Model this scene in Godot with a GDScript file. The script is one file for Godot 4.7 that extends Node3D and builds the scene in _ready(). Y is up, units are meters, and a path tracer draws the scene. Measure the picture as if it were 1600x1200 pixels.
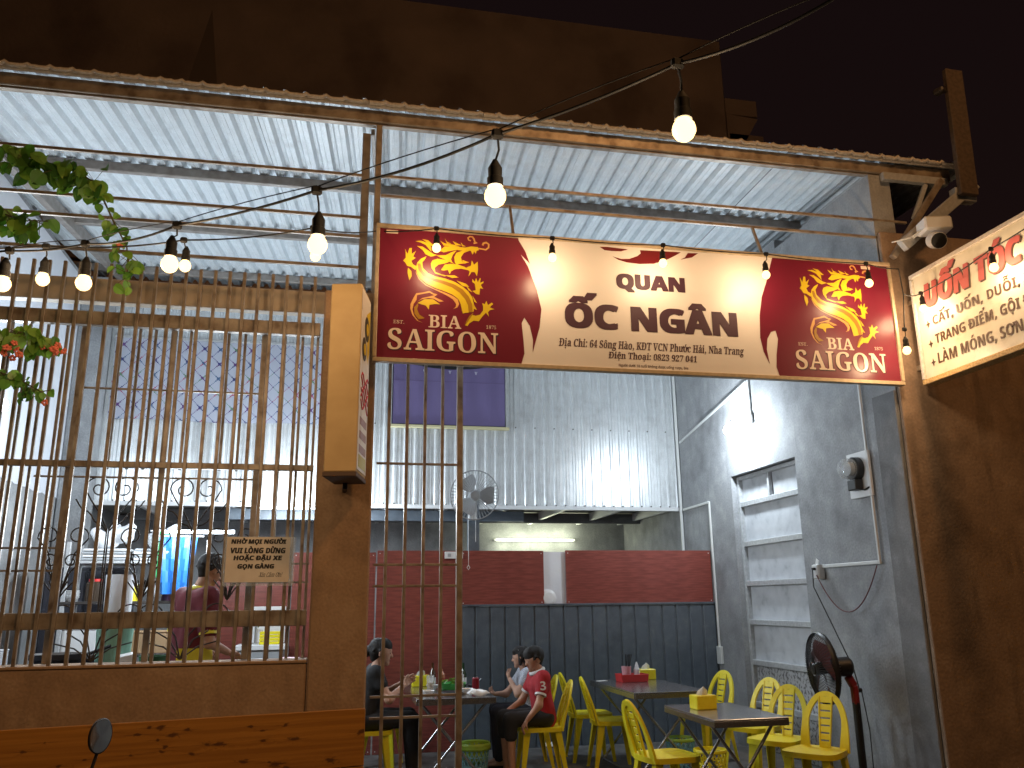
extends Node3D
# A small street restaurant at night: tin roof, barred fence, printed sign, warm string bulbs outside, cold tubes inside.
# Metres. X runs along the facade, Z towards the street, the facade stands at z = 0, the dining floor is y = 0.

# ---------------------------------------------------------------- mesh helpers
class Shape:
	var v := PackedVector3Array()
	var n := PackedVector3Array()
	var t := PackedVector2Array()

	func tri(a: Vector3, b: Vector3, c: Vector3, na: Vector3, nb: Vector3, nc: Vector3, ta := Vector2.ZERO, tb := Vector2.ZERO, tc := Vector2.ZERO) -> void:
		if (b - a).cross(c - a).dot(na + nb + nc) > 0.0:
			v.append(a); v.append(c); v.append(b)
			n.append(na); n.append(nc); n.append(nb)
			t.append(ta); t.append(tc); t.append(tb)
		else:
			v.append(a); v.append(b); v.append(c)
			n.append(na); n.append(nb); n.append(nc)
			t.append(ta); t.append(tb); t.append(tc)

	func quad(a: Vector3, b: Vector3, c: Vector3, d: Vector3, nn: Vector3, u0 := Vector2.ZERO, u1 := Vector2.ONE) -> void:
		tri(a, b, c, nn, nn, nn, u0, Vector2(u1.x, u0.y), u1)
		tri(a, c, d, nn, nn, nn, u0, u1, Vector2(u0.x, u1.y))

	func box(c: Vector3, size: Vector3, bevel := 0.0, bs := Basis.IDENTITY) -> Shape:
		var h := size * 0.5
		var b: float = minf(bevel, minf(h.x, minf(h.y, h.z)) * 0.9)
		var ax := [Vector3.RIGHT, Vector3.UP, Vector3.BACK]
		for a in 3:
			var p := (a + 1) % 3
			var q := (a + 2) % 3
			for s in [-1.0, 1.0]:
				var o: Vector3 = ax[a] * s * h[a]
				var e: Vector3 = ax[p] * (h[p] - b)
				var f: Vector3 = ax[q] * (h[q] - b)
				quad(c + bs * (o - e - f), c + bs * (o + e - f), c + bs * (o + e + f), c + bs * (o - e + f), (bs * (ax[a] * s)).normalized())
				if b > 0.0:
					for s2 in [-1.0, 1.0]:
						var m: Vector3 = ax[p] * s2 * h[p]
						var oi: Vector3 = ax[a] * s * (h[a] - b)
						var mi: Vector3 = ax[p] * s2 * (h[p] - b)
						quad(c + bs * (o + mi - f), c + bs * (o + mi + f), c + bs * (oi + m + f), c + bs * (oi + m - f), (bs * (ax[a] * s + ax[p] * s2)).normalized())
		if b > 0.0:
			for i in 8:
				var s := Vector3(1.0 if i & 1 else -1.0, 1.0 if i & 2 else -1.0, 1.0 if i & 4 else -1.0)
				var nn := (bs * s).normalized()
				tri(c + bs * (s * Vector3(h.x, h.y - b, h.z - b)), c + bs * (s * Vector3(h.x - b, h.y, h.z - b)), c + bs * (s * Vector3(h.x - b, h.y - b, h.z)), nn, nn, nn)
		return self

	func bar(a: Vector3, b: Vector3, w: float, h: float, bevel := 0.0, up := Vector3.UP) -> Shape:
		var d := (b - a).normalized()
		if absf(d.dot(up)) > 0.95:
			up = Vector3.BACK
		var x := up.cross(d).normalized()
		return box((a + b) * 0.5, Vector3(w, h, a.distance_to(b)), bevel, Basis(x, d.cross(x), d))

	func tube(p: PackedVector3Array, r: float, sides := 8, r2 := -1.0, cap := true) -> Shape:
		if r2 < 0.0:
			r2 = r
		var m := p.size()
		var d0 := (p[1] - p[0]).normalized()
		var x := d0.cross(Vector3.UP if absf(d0.y) < 0.9 else Vector3.RIGHT).normalized()
		var prev := PackedVector3Array()
		var prev_n := PackedVector3Array()
		for i in m:
			var d := (p[mini(i + 1, m - 1)] - p[maxi(i - 1, 0)]).normalized()
			x = (x - d * x.dot(d)).normalized()
			var y := d.cross(x)
			var rr := lerpf(r, r2, float(i) / (m - 1))
			var ring := PackedVector3Array()
			var ring_n := PackedVector3Array()
			for k in sides:
				var g := TAU * k / sides
				var nn := x * cos(g) + y * sin(g)
				ring.append(p[i] + nn * rr)
				ring_n.append(nn)
			if i > 0:
				for k in sides:
					var k2 := (k + 1) % sides
					tri(prev[k], prev[k2], ring[k2], prev_n[k], prev_n[k2], ring_n[k2])
					tri(prev[k], ring[k2], ring[k], prev_n[k], ring_n[k2], ring_n[k])
			if cap and (i == 0 or i == m - 1):
				var nn := -d if i == 0 else d
				for k in sides:
					tri(p[i], ring[k], ring[(k + 1) % sides], nn, nn, nn)
			prev = ring
			prev_n = ring_n
		return self

	func lathe(prof: Array, sides: int, xf := Transform3D.IDENTITY, squash := Vector3.ONE) -> Shape:
		for i in prof.size() - 1:
			var a: Vector2 = prof[i]
			var b: Vector2 = prof[i + 1]
			var d := (b - a).normalized()
			var nr := Vector2(d.y, -d.x)
			for k in sides:
				var g0 := TAU * k / sides
				var g1 := TAU * (k + 1) / sides
				var q := []
				var qn := []
				for e in [[a, g0], [a, g1], [b, g1], [b, g0]]:
					var pt: Vector2 = e[0]
					var g: float = e[1]
					q.append(xf * (Vector3(pt.x * cos(g), pt.y, pt.x * sin(g)) * squash))
					qn.append((xf.basis * Vector3(nr.x * cos(g), nr.y, nr.x * sin(g))).normalized())
				if a.x > 0.0:
					tri(q[0], q[1], q[2], qn[0], qn[1], qn[2])
				if b.x > 0.0 or a.x > 0.0:
					tri(q[0], q[2], q[3], qn[0], qn[2], qn[3])
		return self

	func prism(poly: PackedVector2Array, depth: float, xf := Transform3D.IDENTITY) -> Shape:
		var ix := Geometry2D.triangulate_polygon(poly)
		var up := (xf.basis * Vector3.BACK).normalized()
		for i in range(0, ix.size(), 3):
			var a := poly[ix[i]]
			var b := poly[ix[i + 1]]
			var c := poly[ix[i + 2]]
			tri(xf * Vector3(a.x, a.y, depth), xf * Vector3(b.x, b.y, depth), xf * Vector3(c.x, c.y, depth), up, up, up)
			tri(xf * Vector3(a.x, a.y, 0), xf * Vector3(b.x, b.y, 0), xf * Vector3(c.x, c.y, 0), -up, -up, -up)
		var turn := -1.0 if Geometry2D.is_polygon_clockwise(poly) else 1.0
		for i in poly.size():
			var a := poly[i]
			var b := poly[(i + 1) % poly.size()]
			var d := b - a
			var nn := (xf.basis * (Vector3(d.y, -d.x, 0) * turn)).normalized()
			quad(xf * Vector3(a.x, a.y, 0), xf * Vector3(b.x, b.y, 0), xf * Vector3(b.x, b.y, depth), xf * Vector3(a.x, a.y, depth), nn)
		return self

	func ball(c: Vector3, r: Vector3, rings := 8, sides := 12) -> Shape:
		for i in rings:
			var a0 := PI * i / rings - PI / 2
			var a1 := PI * (i + 1) / rings - PI / 2
			for k in sides:
				var g0 := TAU * k / sides
				var g1 := TAU * (k + 1) / sides
				var q := [Vector3(cos(a0) * cos(g0), sin(a0), cos(a0) * sin(g0)), Vector3(cos(a0) * cos(g1), sin(a0), cos(a0) * sin(g1)), Vector3(cos(a1) * cos(g1), sin(a1), cos(a1) * sin(g1)), Vector3(cos(a1) * cos(g0), sin(a1), cos(a1) * sin(g0))]
				tri(c + q[0] * r, c + q[1] * r, c + q[2] * r, (q[0] / r).normalized(), (q[1] / r).normalized(), (q[2] / r).normalized())
				tri(c + q[0] * r, c + q[2] * r, c + q[3] * r, (q[0] / r).normalized(), (q[2] / r).normalized(), (q[3] / r).normalized())
		return self

	# a folded sheet: the profile (x along `across`, y along `out`) swept along `sweep`
	func sheet(o: Vector3, prof: Array, across: Vector3, out: Vector3, sweep: Vector3, steps := 1) -> Shape:
		for i in prof.size() - 1:
			var a: Vector2 = prof[i]
			var b: Vector2 = prof[i + 1]
			var pa := o + across * a.x + out * a.y
			var pb := o + across * b.x + out * b.y
			var nn := (pb - pa).cross(sweep).normalized()
			if nn.dot(out) < 0.0:
				nn = -nn
			for k in steps:
				var s0 := sweep * (float(k) / steps)
				var s1 := sweep * (float(k + 1) / steps)
				quad(pa + s0, pb + s0, pb + s1, pa + s1, nn)
		return self

	func mesh() -> ArrayMesh:
		var arr := []
		arr.resize(Mesh.ARRAY_MAX)
		arr[Mesh.ARRAY_VERTEX] = v
		arr[Mesh.ARRAY_NORMAL] = n
		arr[Mesh.ARRAY_TEX_UV] = t
		var m := ArrayMesh.new()
		m.add_surface_from_arrays(Mesh.PRIMITIVE_TRIANGLES, arr)
		return m


# tapered capsules joined by a smooth minimum on a grid, meshed as surface nets
func blend(sh: Shape, prims: Array, cell: float, k: float) -> void:
	var lo := Vector3(1e9, 1e9, 1e9)
	var hi := -lo
	for p in prims:
		var r: float = maxf(p[2], p[3]) + k + cell * 2.0
		for e in [p[0], p[1]]:
			lo = lo.min(e - Vector3.ONE * r)
			hi = hi.max(e + Vector3.ONE * r)
	var nx := int((hi.x - lo.x) / cell) + 2
	var ny := int((hi.y - lo.y) / cell) + 2
	var nz := int((hi.z - lo.z) / cell) + 2
	var f := PackedFloat32Array()
	f.resize(nx * ny * nz)
	f.fill(9.0)
	for p in prims:
		var a: Vector3 = p[0]
		var b: Vector3 = p[1]
		var ra: float = p[2]
		var rb: float = p[3]
		var r := maxf(ra, rb) + k + cell * 2.0
		var l := a.min(b) - Vector3.ONE * r - lo
		var g := a.max(b) + Vector3.ONE * r - lo
		var ab := b - a
		var ll := maxf(ab.length_squared(), 1e-9)
		for z in range(maxi(int(l.z / cell), 0), mini(int(g.z / cell) + 1, nz)):
			for y in range(maxi(int(l.y / cell), 0), mini(int(g.y / cell) + 1, ny)):
				var row := (z * ny + y) * nx
				for x in range(maxi(int(l.x / cell), 0), mini(int(g.x / cell) + 1, nx)):
					var q := lo + Vector3(x, y, z) * cell - a
					var s := clampf(q.dot(ab) / ll, 0.0, 1.0)
					var d := (q - ab * s).length() - lerpf(ra, rb, s)
					var o := f[row + x]
					var h := maxf(k - absf(o - d), 0.0) / k
					f[row + x] = minf(o, d) - h * h * k * 0.25
	var ids := {}
	var pos := PackedVector3Array()
	for z in nz - 1:
		for y in ny - 1:
			for x in nx - 1:
				var i0 := (z * ny + y) * nx + x
				var m := 0
				var first := f[i0] < 0.0
				var mixed := false
				for c in 8:
					var s := f[i0 + (c & 1) + ((c >> 1) & 1) * nx + (c >> 2) * nx * ny] < 0.0
					if s != first:
						mixed = true
						break
				if not mixed:
					continue
				var sum := Vector3.ZERO
				for e in 12:
					var ax := e / 4
					var o1 := e & 1
					var o2 := (e >> 1) & 1
					var c0 := [0, o1, o2] if ax == 0 else ([o1, 0, o2] if ax == 1 else [o1, o2, 0])
					var c1 := c0.duplicate()
					c1[ax] = 1
					var v0 := f[i0 + c0[0] + c0[1] * nx + c0[2] * nx * ny]
					var v1 := f[i0 + c1[0] + c1[1] * nx + c1[2] * nx * ny]
					if (v0 < 0.0) != (v1 < 0.0):
						var s := v0 / (v0 - v1)
						sum += Vector3(c0[0], c0[1], c0[2]).lerp(Vector3(c1[0], c1[1], c1[2]), s)
						m += 1
				ids[i0] = pos.size()
				pos.append(lo + (Vector3(x, y, z) + sum / m) * cell)
	var nor := PackedVector3Array()
	nor.resize(pos.size())
	var quads := []
	var st := [1, nx, nx * ny]
	for i0 in ids:
		for ax in 3:
			var v0 := f[i0]
			var v1 := f[i0 + st[ax]]
			if (v0 < 0.0) == (v1 < 0.0):
				continue
			var p: int = st[(ax + 1) % 3]
			var q: int = st[(ax + 2) % 3]
			if not (ids.has(i0 - p) and ids.has(i0 - q) and ids.has(i0 - p - q)):
				continue
			var w := [ids[i0], ids[i0 - p], ids[i0 - p - q], ids[i0 - q]]
			if v0 > v1:
				w = [w[0], w[3], w[2], w[1]]
			var nn: Vector3 = (pos[w[2]] - pos[w[0]]).cross(pos[w[3]] - pos[w[1]])
			for j in w:
				nor[j] += nn
			quads.append(w)
	for w in quads:
		for j in [[0, 1, 2], [0, 2, 3]]:
			sh.tri(pos[w[j[0]]], pos[w[j[1]]], pos[w[j[2]]], nor[w[j[0]]].normalized(), nor[w[j[1]]].normalized(), nor[w[j[2]]].normalized())


# ---------------------------------------------------------------- scene helpers
var taken := {}
var rng := RandomNumberGenerator.new()
var M := {}

func numbered(called: String) -> String:
	var k: int = taken.get(called, 0)
	taken[called] = k + 1
	return called if k == 0 else "%s_%03d" % [called, k]

func tag(o: Node, label: String, category: String, group := "") -> Node:
	o.set_meta("label", label)
	o.set_meta("category", category)
	if group:
		o.set_meta("group", group)
	return o

func thing(called: String, label: String, category: String, at := Vector3.ZERO, turn := 0.0, group := "") -> Node3D:
	var o := Node3D.new()
	o.name = numbered(called)
	add_child(o)
	o.position = at
	o.rotation.y = turn
	tag(o, label, category, group)
	return o

func put(called: String, s, m: Material, parent: Node, at := Vector3.ZERO) -> MeshInstance3D:
	var o := MeshInstance3D.new()
	o.name = called if parent != self else numbered(called)
	o.mesh = s.mesh() if s is Shape else s
	o.material_override = m
	o.position = at
	parent.add_child(o, true)
	return o

func setting(called: String, s: Shape, m: Material, parent: Node = self) -> MeshInstance3D:
	var o := put(called, s, m, parent)
	o.set_meta("kind", "structure")
	return o

func copy(o: Node3D, at: Vector3, turn: float, label: String) -> Node3D:
	var c: Node3D = o.duplicate()
	c.name = numbered(String(o.name))
	add_child(c)
	c.position = at
	c.rotation.y = turn
	c.set_meta("label", label)
	return c

func S() -> Shape:
	return Shape.new()

func lin(r: float, g: float, b: float) -> Color:
	return Color(r, g, b).linear_to_srgb()

func mat(r: float, g: float, b: float, rough := 0.7, metal := 0.0) -> StandardMaterial3D:
	var m := StandardMaterial3D.new()
	m.albedo_color = lin(r, g, b)
	m.roughness = rough
	m.metallic = metal
	return m

func noise_tex(sd: int, freq: float, stops: Array, octaves := 5, size := 512) -> NoiseTexture2D:
	var f := FastNoiseLite.new()
	f.seed = sd
	f.frequency = freq
	f.fractal_octaves = octaves
	f.noise_type = FastNoiseLite.TYPE_SIMPLEX_SMOOTH
	var g := Gradient.new()
	g.offsets = PackedFloat32Array()
	g.colors = PackedColorArray()
	var offs := PackedFloat32Array()
	var cols := PackedColorArray()
	for s in stops:
		offs.append(s[0])
		cols.append(lin(s[1], s[2], s[3]))
	g.offsets = offs
	g.colors = cols
	var t := NoiseTexture2D.new()
	t.noise = f
	t.width = size
	t.height = size
	t.seamless = true
	t.color_ramp = g
	return t

func bump_tex(sd: int, freq: float, strength: float, octaves := 4) -> NoiseTexture2D:
	var f := FastNoiseLite.new()
	f.seed = sd
	f.frequency = freq
	f.fractal_octaves = octaves
	var t := NoiseTexture2D.new()
	t.noise = f
	t.width = 512
	t.height = 512
	t.seamless = true
	t.as_normal_map = true
	t.bump_strength = strength
	return t

# a mottled surface: colour patches from one noise, fine relief from another, in world metres
func patchy(sd: int, freq: float, stops: Array, rough: float, metre: float, bump := 0.0, bump_freq := 0.08, metal := 0.0) -> StandardMaterial3D:
	var m := StandardMaterial3D.new()
	m.albedo_texture = noise_tex(sd, freq, stops)
	m.roughness = rough
	m.metallic = metal
	m.uv1_triplanar = true
	m.uv1_world_triplanar = true
	m.uv1_scale = Vector3.ONE / metre
	if bump > 0.0:
		m.normal_enabled = true
		m.normal_texture = bump_tex(sd + 7, bump_freq, 2.0)
		m.normal_scale = bump
	return m

func seamless(sd: int, freq: float, octaves: int, w: int, h: int, kind := FastNoiseLite.FRACTAL_FBM) -> PackedByteArray:
	var f := FastNoiseLite.new()
	f.seed = sd
	f.frequency = freq
	f.fractal_octaves = octaves
	f.fractal_type = kind
	var im := f.get_seamless_image(w, h)
	im.convert(Image.FORMAT_L8)
	if w != 640 or h != 640:
		im.resize(640, 640, Image.INTERPOLATE_CUBIC)
	return im.get_data()

# a weathered wall: broad patches, trowel mottling, drip streaks, fine cracks and grit, tiled every `metre` metres
func weathered(sd: int, base: Color, dark: Color, pale: Color, rough: float, metre: float, streak: float, crack: float, bump: float) -> StandardMaterial3D:
	var broad := seamless(sd, 0.006, 4, 640, 640)
	var mid := seamless(sd + 1, 0.02, 4, 640, 640)
	var drip := seamless(sd + 2, 0.03, 3, 640, 80)
	var ridge := seamless(sd + 3, 0.007, 4, 640, 640)
	var grit := seamless(sd + 4, 0.2, 2, 640, 640)
	var out := PackedByteArray()
	out.resize(640 * 640 * 3)
	for i in 640 * 640:
		var b := (broad[i] - 128) / 90.0
		var m := (mid[i] - 128) / 90.0
		var d := clampf((drip[i] - 150) / 60.0, 0.0, 1.0) * streak * clampf(0.5 + b, 0.0, 1.0)
		var k := clampf(1.0 - absf(ridge[i] - 128.0) / 1.6, 0.0, 1.0) * crack * clampf(0.2 + m * 1.5, 0.0, 1.0)
		var s := clampf(-b * 0.55 - m * 0.4 - 0.05, 0.0, 1.0) * 0.8
		var c := base.lerp(dark, s)
		c = c.lerp(pale, clampf(b * 0.35 + m * 0.55 - 0.12, 0.0, 0.8))
		c = c.lerp(dark, clampf(d * 0.7 + k, 0.0, 0.9))
		var g := 1.0 + (grit[i] - 128) / 900.0
		out[i * 3] = clampi(int(pow(c.r * g, 0.4545) * 255.0), 0, 255)
		out[i * 3 + 1] = clampi(int(pow(c.g * g, 0.4545) * 255.0), 0, 255)
		out[i * 3 + 2] = clampi(int(pow(c.b * g, 0.4545) * 255.0), 0, 255)
	var mt := StandardMaterial3D.new()
	mt.albedo_texture = ImageTexture.create_from_image(Image.create_from_data(640, 640, false, Image.FORMAT_RGB8, out))
	mt.roughness = rough
	mt.uv1_triplanar = true
	mt.uv1_world_triplanar = true
	mt.uv1_scale = Vector3.ONE / metre
	if bump > 0.0:
		mt.normal_enabled = true
		mt.normal_texture = bump_tex(sd + 7, 0.2, 1.5)
		mt.normal_scale = bump
	return mt

func glow(r: float, g: float, b: float, power: float) -> StandardMaterial3D:
	var m := mat(r * 0.8, g * 0.8, b * 0.8, 0.4)
	m.emission_enabled = true
	m.emission = lin(r, g, b)
	m.emission_energy_multiplier = power
	return m

func lamp(parent: Node, at: Vector3, c: Color, energy: float, size: float) -> void:
	var l := OmniLight3D.new()
	l.name = "light"
	l.light_color = c
	l.light_energy = energy
	l.light_size = size
	l.omni_range = 30.0
	l.omni_attenuation = 2.0
	l.shadow_enabled = true
	parent.add_child(l, true)
	l.position = at

func font(serif: bool, bold: bool) -> Font:
	var f := SystemFont.new()
	f.font_names = PackedStringArray(["Droid Serif" if serif else "Droid Sans"])
	f.font_weight = 700 if bold else 400
	return f

# Vietnamese letters the fonts lack: the base letter and the marks set on it (acute, grave, hook, tilde, dot below, horn)
const MARKED := {"Ố": "Ôa", "ố": "ôa", "ổ": "ôh", "Ỗ": "Ôt", "Ộ": "Ôd", "Ọ": "Od", "Ờ": "Oog", "ờ": "oog", "ớ": "ooa", "ợ": "ood", "Ơ": "Oo", "Ư": "Uo", "ư": "uo", "Ừ": "Uog", "Ặ": "Ăd", "Ắ": "Ăa", "Ậ": "Âd", "Ầ": "Âg", "ả": "ah", "ạ": "ad", "ỉ": "ıh", "ị": "id", "ệ": "êd", "Ể": "Êh"}
const MARK_SHAPES := {"a": [-0.055, 0.0, 0.035, 0.0, 0.125, 0.12, 0.01, 0.12], "g": [0.055, 0.0, -0.035, 0.0, -0.125, 0.12, -0.01, 0.12], "h": [-0.06, 0.13, 0.03, 0.145, 0.085, 0.1, 0.04, 0.045, 0.035, 0.0, -0.035, 0.0, -0.03, 0.06, 0.015, 0.09, -0.06, 0.085],
	"t": [-0.13, 0.02, -0.07, 0.09, 0.0, 0.07, 0.06, 0.05, 0.1, 0.1, 0.135, 0.07, 0.07, -0.02, 0.0, 0.0, -0.06, 0.03, -0.1, -0.02], "d": [0.055, 0.0, 0.04, 0.04, 0.0, 0.055, -0.04, 0.04, -0.055, 0.0, -0.04, -0.04, 0.0, -0.055, 0.04, -0.04], "o": [-0.07, -0.1, -0.015, -0.07, 0.01, -0.02, 0.0, 0.05, 0.085, 0.05, 0.1, -0.03, 0.06, -0.11, -0.03, -0.15]}

# letters fitted into a rectangle of the XY plane, standing proud of it by `deep`; `fat` thickens the strokes, `slant` leans them
func letters(words: String, f: Font, x0: float, y0: float, w: float, h: float, deep := 0.003, fat := 0.0, slant := 0.0) -> Mesh:
	var all := S()
	var plain := ""
	for c in words:
		var base: String = MARKED[c][0] if MARKED.has(c) else c
		var at := f.get_string_size(plain, HORIZONTAL_ALIGNMENT_LEFT, -1, 64).x * 0.01
		plain += base
		if c == " ":
			continue
		var tm := TextMesh.new()
		tm.text = base
		tm.font = f
		tm.font_size = 64
		tm.pixel_size = 0.01
		tm.depth = 0.02
		tm.curve_step = 3.0
		tm.horizontal_alignment = HORIZONTAL_ALIGNMENT_LEFT
		var arr := tm.get_mesh_arrays()
		var vs: PackedVector3Array = arr[Mesh.ARRAY_VERTEX]
		var ns: PackedVector3Array = arr[Mesh.ARRAY_NORMAL]
		var g := AABB(vs[0], Vector3.ZERO)
		for i in arr[Mesh.ARRAY_INDEX]:
			all.v.append(vs[i] + Vector3(at, 0, 0))
			all.n.append(ns[i])
			all.t.append(Vector2.ZERO)
			g = g.expand(vs[i])
		if not MARKED.has(c):
			continue
		var hat: bool = "ÔôÂĂÊê".contains(base)
		var k := 1.0 if base == base.to_upper() else 0.85
		for m in String(MARKED[c]).substr(1):
			var o := Vector2(g.position.x + g.size.x * 0.5, g.end.y + 0.03)
			if m == "o":
				o = Vector2(g.end.x - 0.01, g.end.y - (0.06 if base == "O" or base == "o" else 0.0))
			elif m == "d":
				o.y = g.position.y - 0.09
			elif hat and m == "a":
				o += Vector2(0.16, -0.07)
			elif hat and m == "g":
				o += Vector2(-0.16, -0.07)
			elif hat and m == "h":
				o += Vector2(0.17, -0.06)
			var poly := pts(MARK_SHAPES[m])
			for i in poly.size():
				poly[i] = poly[i] * k + o
			all.prism(poly, 0.02, Transform3D(Basis.IDENTITY, Vector3(at, 0, -0.01)))
	var box := AABB(all.v[0], Vector3.ZERO)
	for p in all.v:
		box = box.expand(p)
	var out := S()
	var k := 0
	for o in ([Vector2.ZERO] if fat == 0.0 else [Vector2(-1, -1), Vector2(1, -1), Vector2(1, 1), Vector2(-1, 1), Vector2(-1, 0), Vector2(1, 0)]):
		for i in all.v.size():
			var p := (all.v[i] - box.position) / box.size
			out.v.append(Vector3(x0 + fat + o.x * fat + p.x * (w - 2.0 * fat) + slant * h * (p.y - 0.5), y0 + fat * 0.6 + o.y * fat * 0.6 + p.y * (h - 1.2 * fat), p.z * deep + k * 0.00015))
		out.n.append_array(all.n)
		out.t.append_array(all.t)
		k += 1
	return out.mesh()

func pts(a: Array) -> PackedVector2Array:
	var o := PackedVector2Array()
	for i in range(0, a.size(), 2):
		o.append(Vector2(a[i], a[i + 1]))
	return o

func sag(a: Vector3, b: Vector3, drop: float, steps := 12) -> PackedVector3Array:
	var o := PackedVector3Array()
	for i in steps + 1:
		var s := float(i) / steps
		o.append(a.lerp(b, s) - Vector3(0, drop * 4.0 * s * (1.0 - s), 0))
	return o

func arc2(c: Vector2, r0: float, r1: float, a0: float, a1: float, steps := 14) -> Array:
	var o := []
	for i in steps + 1:
		var s := float(i) / steps
		var g := lerpf(a0, a1, s)
		o.append(c + Vector2(cos(g), sin(g)) * lerpf(r0, r1, s))
	return o

const DRAGON_YELLOW := [
	[0.359, 0.794, 0.321, 0.773, 0.293, 0.74, 0.285, 0.699, 0.291, 0.659, 0.316, 0.621, 0.362, 0.584, 0.423, 0.556, 0.491, 0.536, 0.545, 0.515, 0.587, 0.486, 0.606, 0.447, 0.614, 0.408, 0.62, 0.378, 0.66, 0.387, 0.698, 0.397, 0.702, 0.445, 0.69, 0.501, 0.66, 0.547, 0.613, 0.585, 0.56, 0.613, 0.491, 0.633, 0.422, 0.644, 0.369, 0.665, 0.334, 0.703, 0.329, 0.743, 0.352, 0.777],
	[0.277, 0.903, 0.319, 0.91, 0.358, 0.897, 0.389, 0.871, 0.393, 0.83, 0.35, 0.88, 0.312, 0.896],
	[0.325, 0.923, 0.369, 0.917, 0.4, 0.888, 0.419, 0.873, 0.381, 0.877, 0.35, 0.906],
	[0.288, 0.867, 0.328, 0.866, 0.362, 0.844, 0.401, 0.818, 0.435, 0.808, 0.39, 0.793, 0.351, 0.808, 0.328, 0.841],
	[0.45, 0.842, 0.488, 0.879, 0.558, 0.884, 0.636, 0.882, 0.682, 0.894, 0.729, 0.893, 0.737, 0.869, 0.72, 0.864, 0.715, 0.837, 0.703, 0.858, 0.69, 0.831, 0.679, 0.86, 0.62, 0.856, 0.574, 0.859, 0.527, 0.847, 0.481, 0.833],
	[0.453, 0.921, 0.488, 0.903, 0.542, 0.899, 0.597, 0.887, 0.527, 0.882, 0.481, 0.886],
	[0.488, 0.941, 0.503, 0.917, 0.535, 0.903, 0.504, 0.903],
	[0.546, 0.925, 0.573, 0.912, 0.612, 0.897, 0.566, 0.895],
	[0.604, 0.921, 0.62, 0.901, 0.643, 0.891, 0.616, 0.889],
	[0.428, 0.806, 0.497, 0.813, 0.535, 0.837, 0.574, 0.856, 0.547, 0.817, 0.534, 0.783, 0.545, 0.759, 0.563, 0.747, 0.512, 0.769, 0.466, 0.788],
	[0.563, 0.761, 0.557, 0.801, 0.574, 0.836, 0.62, 0.857, 0.675, 0.863, 0.628, 0.84, 0.606, 0.805, 0.613, 0.773, 0.636, 0.758, 0.597, 0.753, 0.574, 0.745],
	[0.617, 0.785, 0.636, 0.778, 0.665, 0.77, 0.636, 0.758, 0.618, 0.765],
	[0.39, 0.74, 0.401, 0.765, 0.436, 0.78, 0.489, 0.776, 0.528, 0.766, 0.49, 0.747, 0.444, 0.735, 0.417, 0.709, 0.422, 0.677, 0.467, 0.662, 0.513, 0.655, 0.49, 0.649, 0.422, 0.667, 0.395, 0.706],
	[0.463, 0.696, 0.49, 0.739, 0.528, 0.748, 0.582, 0.747, 0.636, 0.731, 0.661, 0.709, 0.605, 0.716, 0.559, 0.707, 0.536, 0.691, 0.525, 0.668, 0.513, 0.7, 0.482, 0.693],
	[0.644, 0.726, 0.679, 0.745, 0.685, 0.786, 0.702, 0.754, 0.729, 0.781, 0.73, 0.715, 0.723, 0.666, 0.706, 0.697, 0.683, 0.696, 0.662, 0.66, 0.669, 0.699],
	[0.687, 0.622, 0.69, 0.643, 0.706, 0.624, 0.717, 0.653, 0.729, 0.621, 0.745, 0.657, 0.751, 0.65, 0.745, 0.618, 0.771, 0.63, 0.769, 0.617, 0.751, 0.602, 0.768, 0.572, 0.745, 0.577, 0.741, 0.527, 0.714, 0.531, 0.689, 0.552, 0.714, 0.559, 0.707, 0.607],
	[0.637, 0.29, 0.652, 0.33, 0.683, 0.372, 0.714, 0.366, 0.744, 0.376, 0.767, 0.409, 0.767, 0.445, 0.76, 0.463, 0.779, 0.458, 0.791, 0.483, 0.802, 0.452, 0.831, 0.473, 0.841, 0.462, 0.814, 0.436, 0.849, 0.424, 0.815, 0.414, 0.802, 0.397, 0.81, 0.364, 0.787, 0.393, 0.76, 0.361, 0.736, 0.327, 0.698, 0.329, 0.668, 0.307, 0.656, 0.287],
	[0.301, 0.436, 0.349, 0.467, 0.409, 0.471, 0.46, 0.436, 0.417, 0.435, 0.385, 0.428, 0.38, 0.392, 0.357, 0.422, 0.327, 0.428],
	[0.698, 0.453, 0.723, 0.41, 0.701, 0.417],
	[0.69, 0.517, 0.723, 0.463, 0.703, 0.471],
	[0.575, 0.623, 0.644, 0.603, 0.667, 0.58, 0.621, 0.584],
	[0.644, 0.587, 0.667, 0.568, 0.69, 0.541, 0.663, 0.554],
	[0.49, 0.657, 0.559, 0.662, 0.59, 0.648, 0.544, 0.64],
	[0.206, 0.838, 0.223, 0.8, 0.235, 0.847, 0.252, 0.847, 0.253, 0.802, 0.284, 0.83, 0.263, 0.784, 0.282, 0.775, 0.251, 0.751, 0.262, 0.725, 0.287, 0.711, 0.282, 0.682, 0.247, 0.706, 0.223, 0.709, 0.208, 0.735, 0.193, 0.747, 0.212, 0.771],
	[0.228, 0.697, 0.253, 0.672, 0.256, 0.636, 0.24, 0.601, 0.226, 0.654]
]
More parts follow.
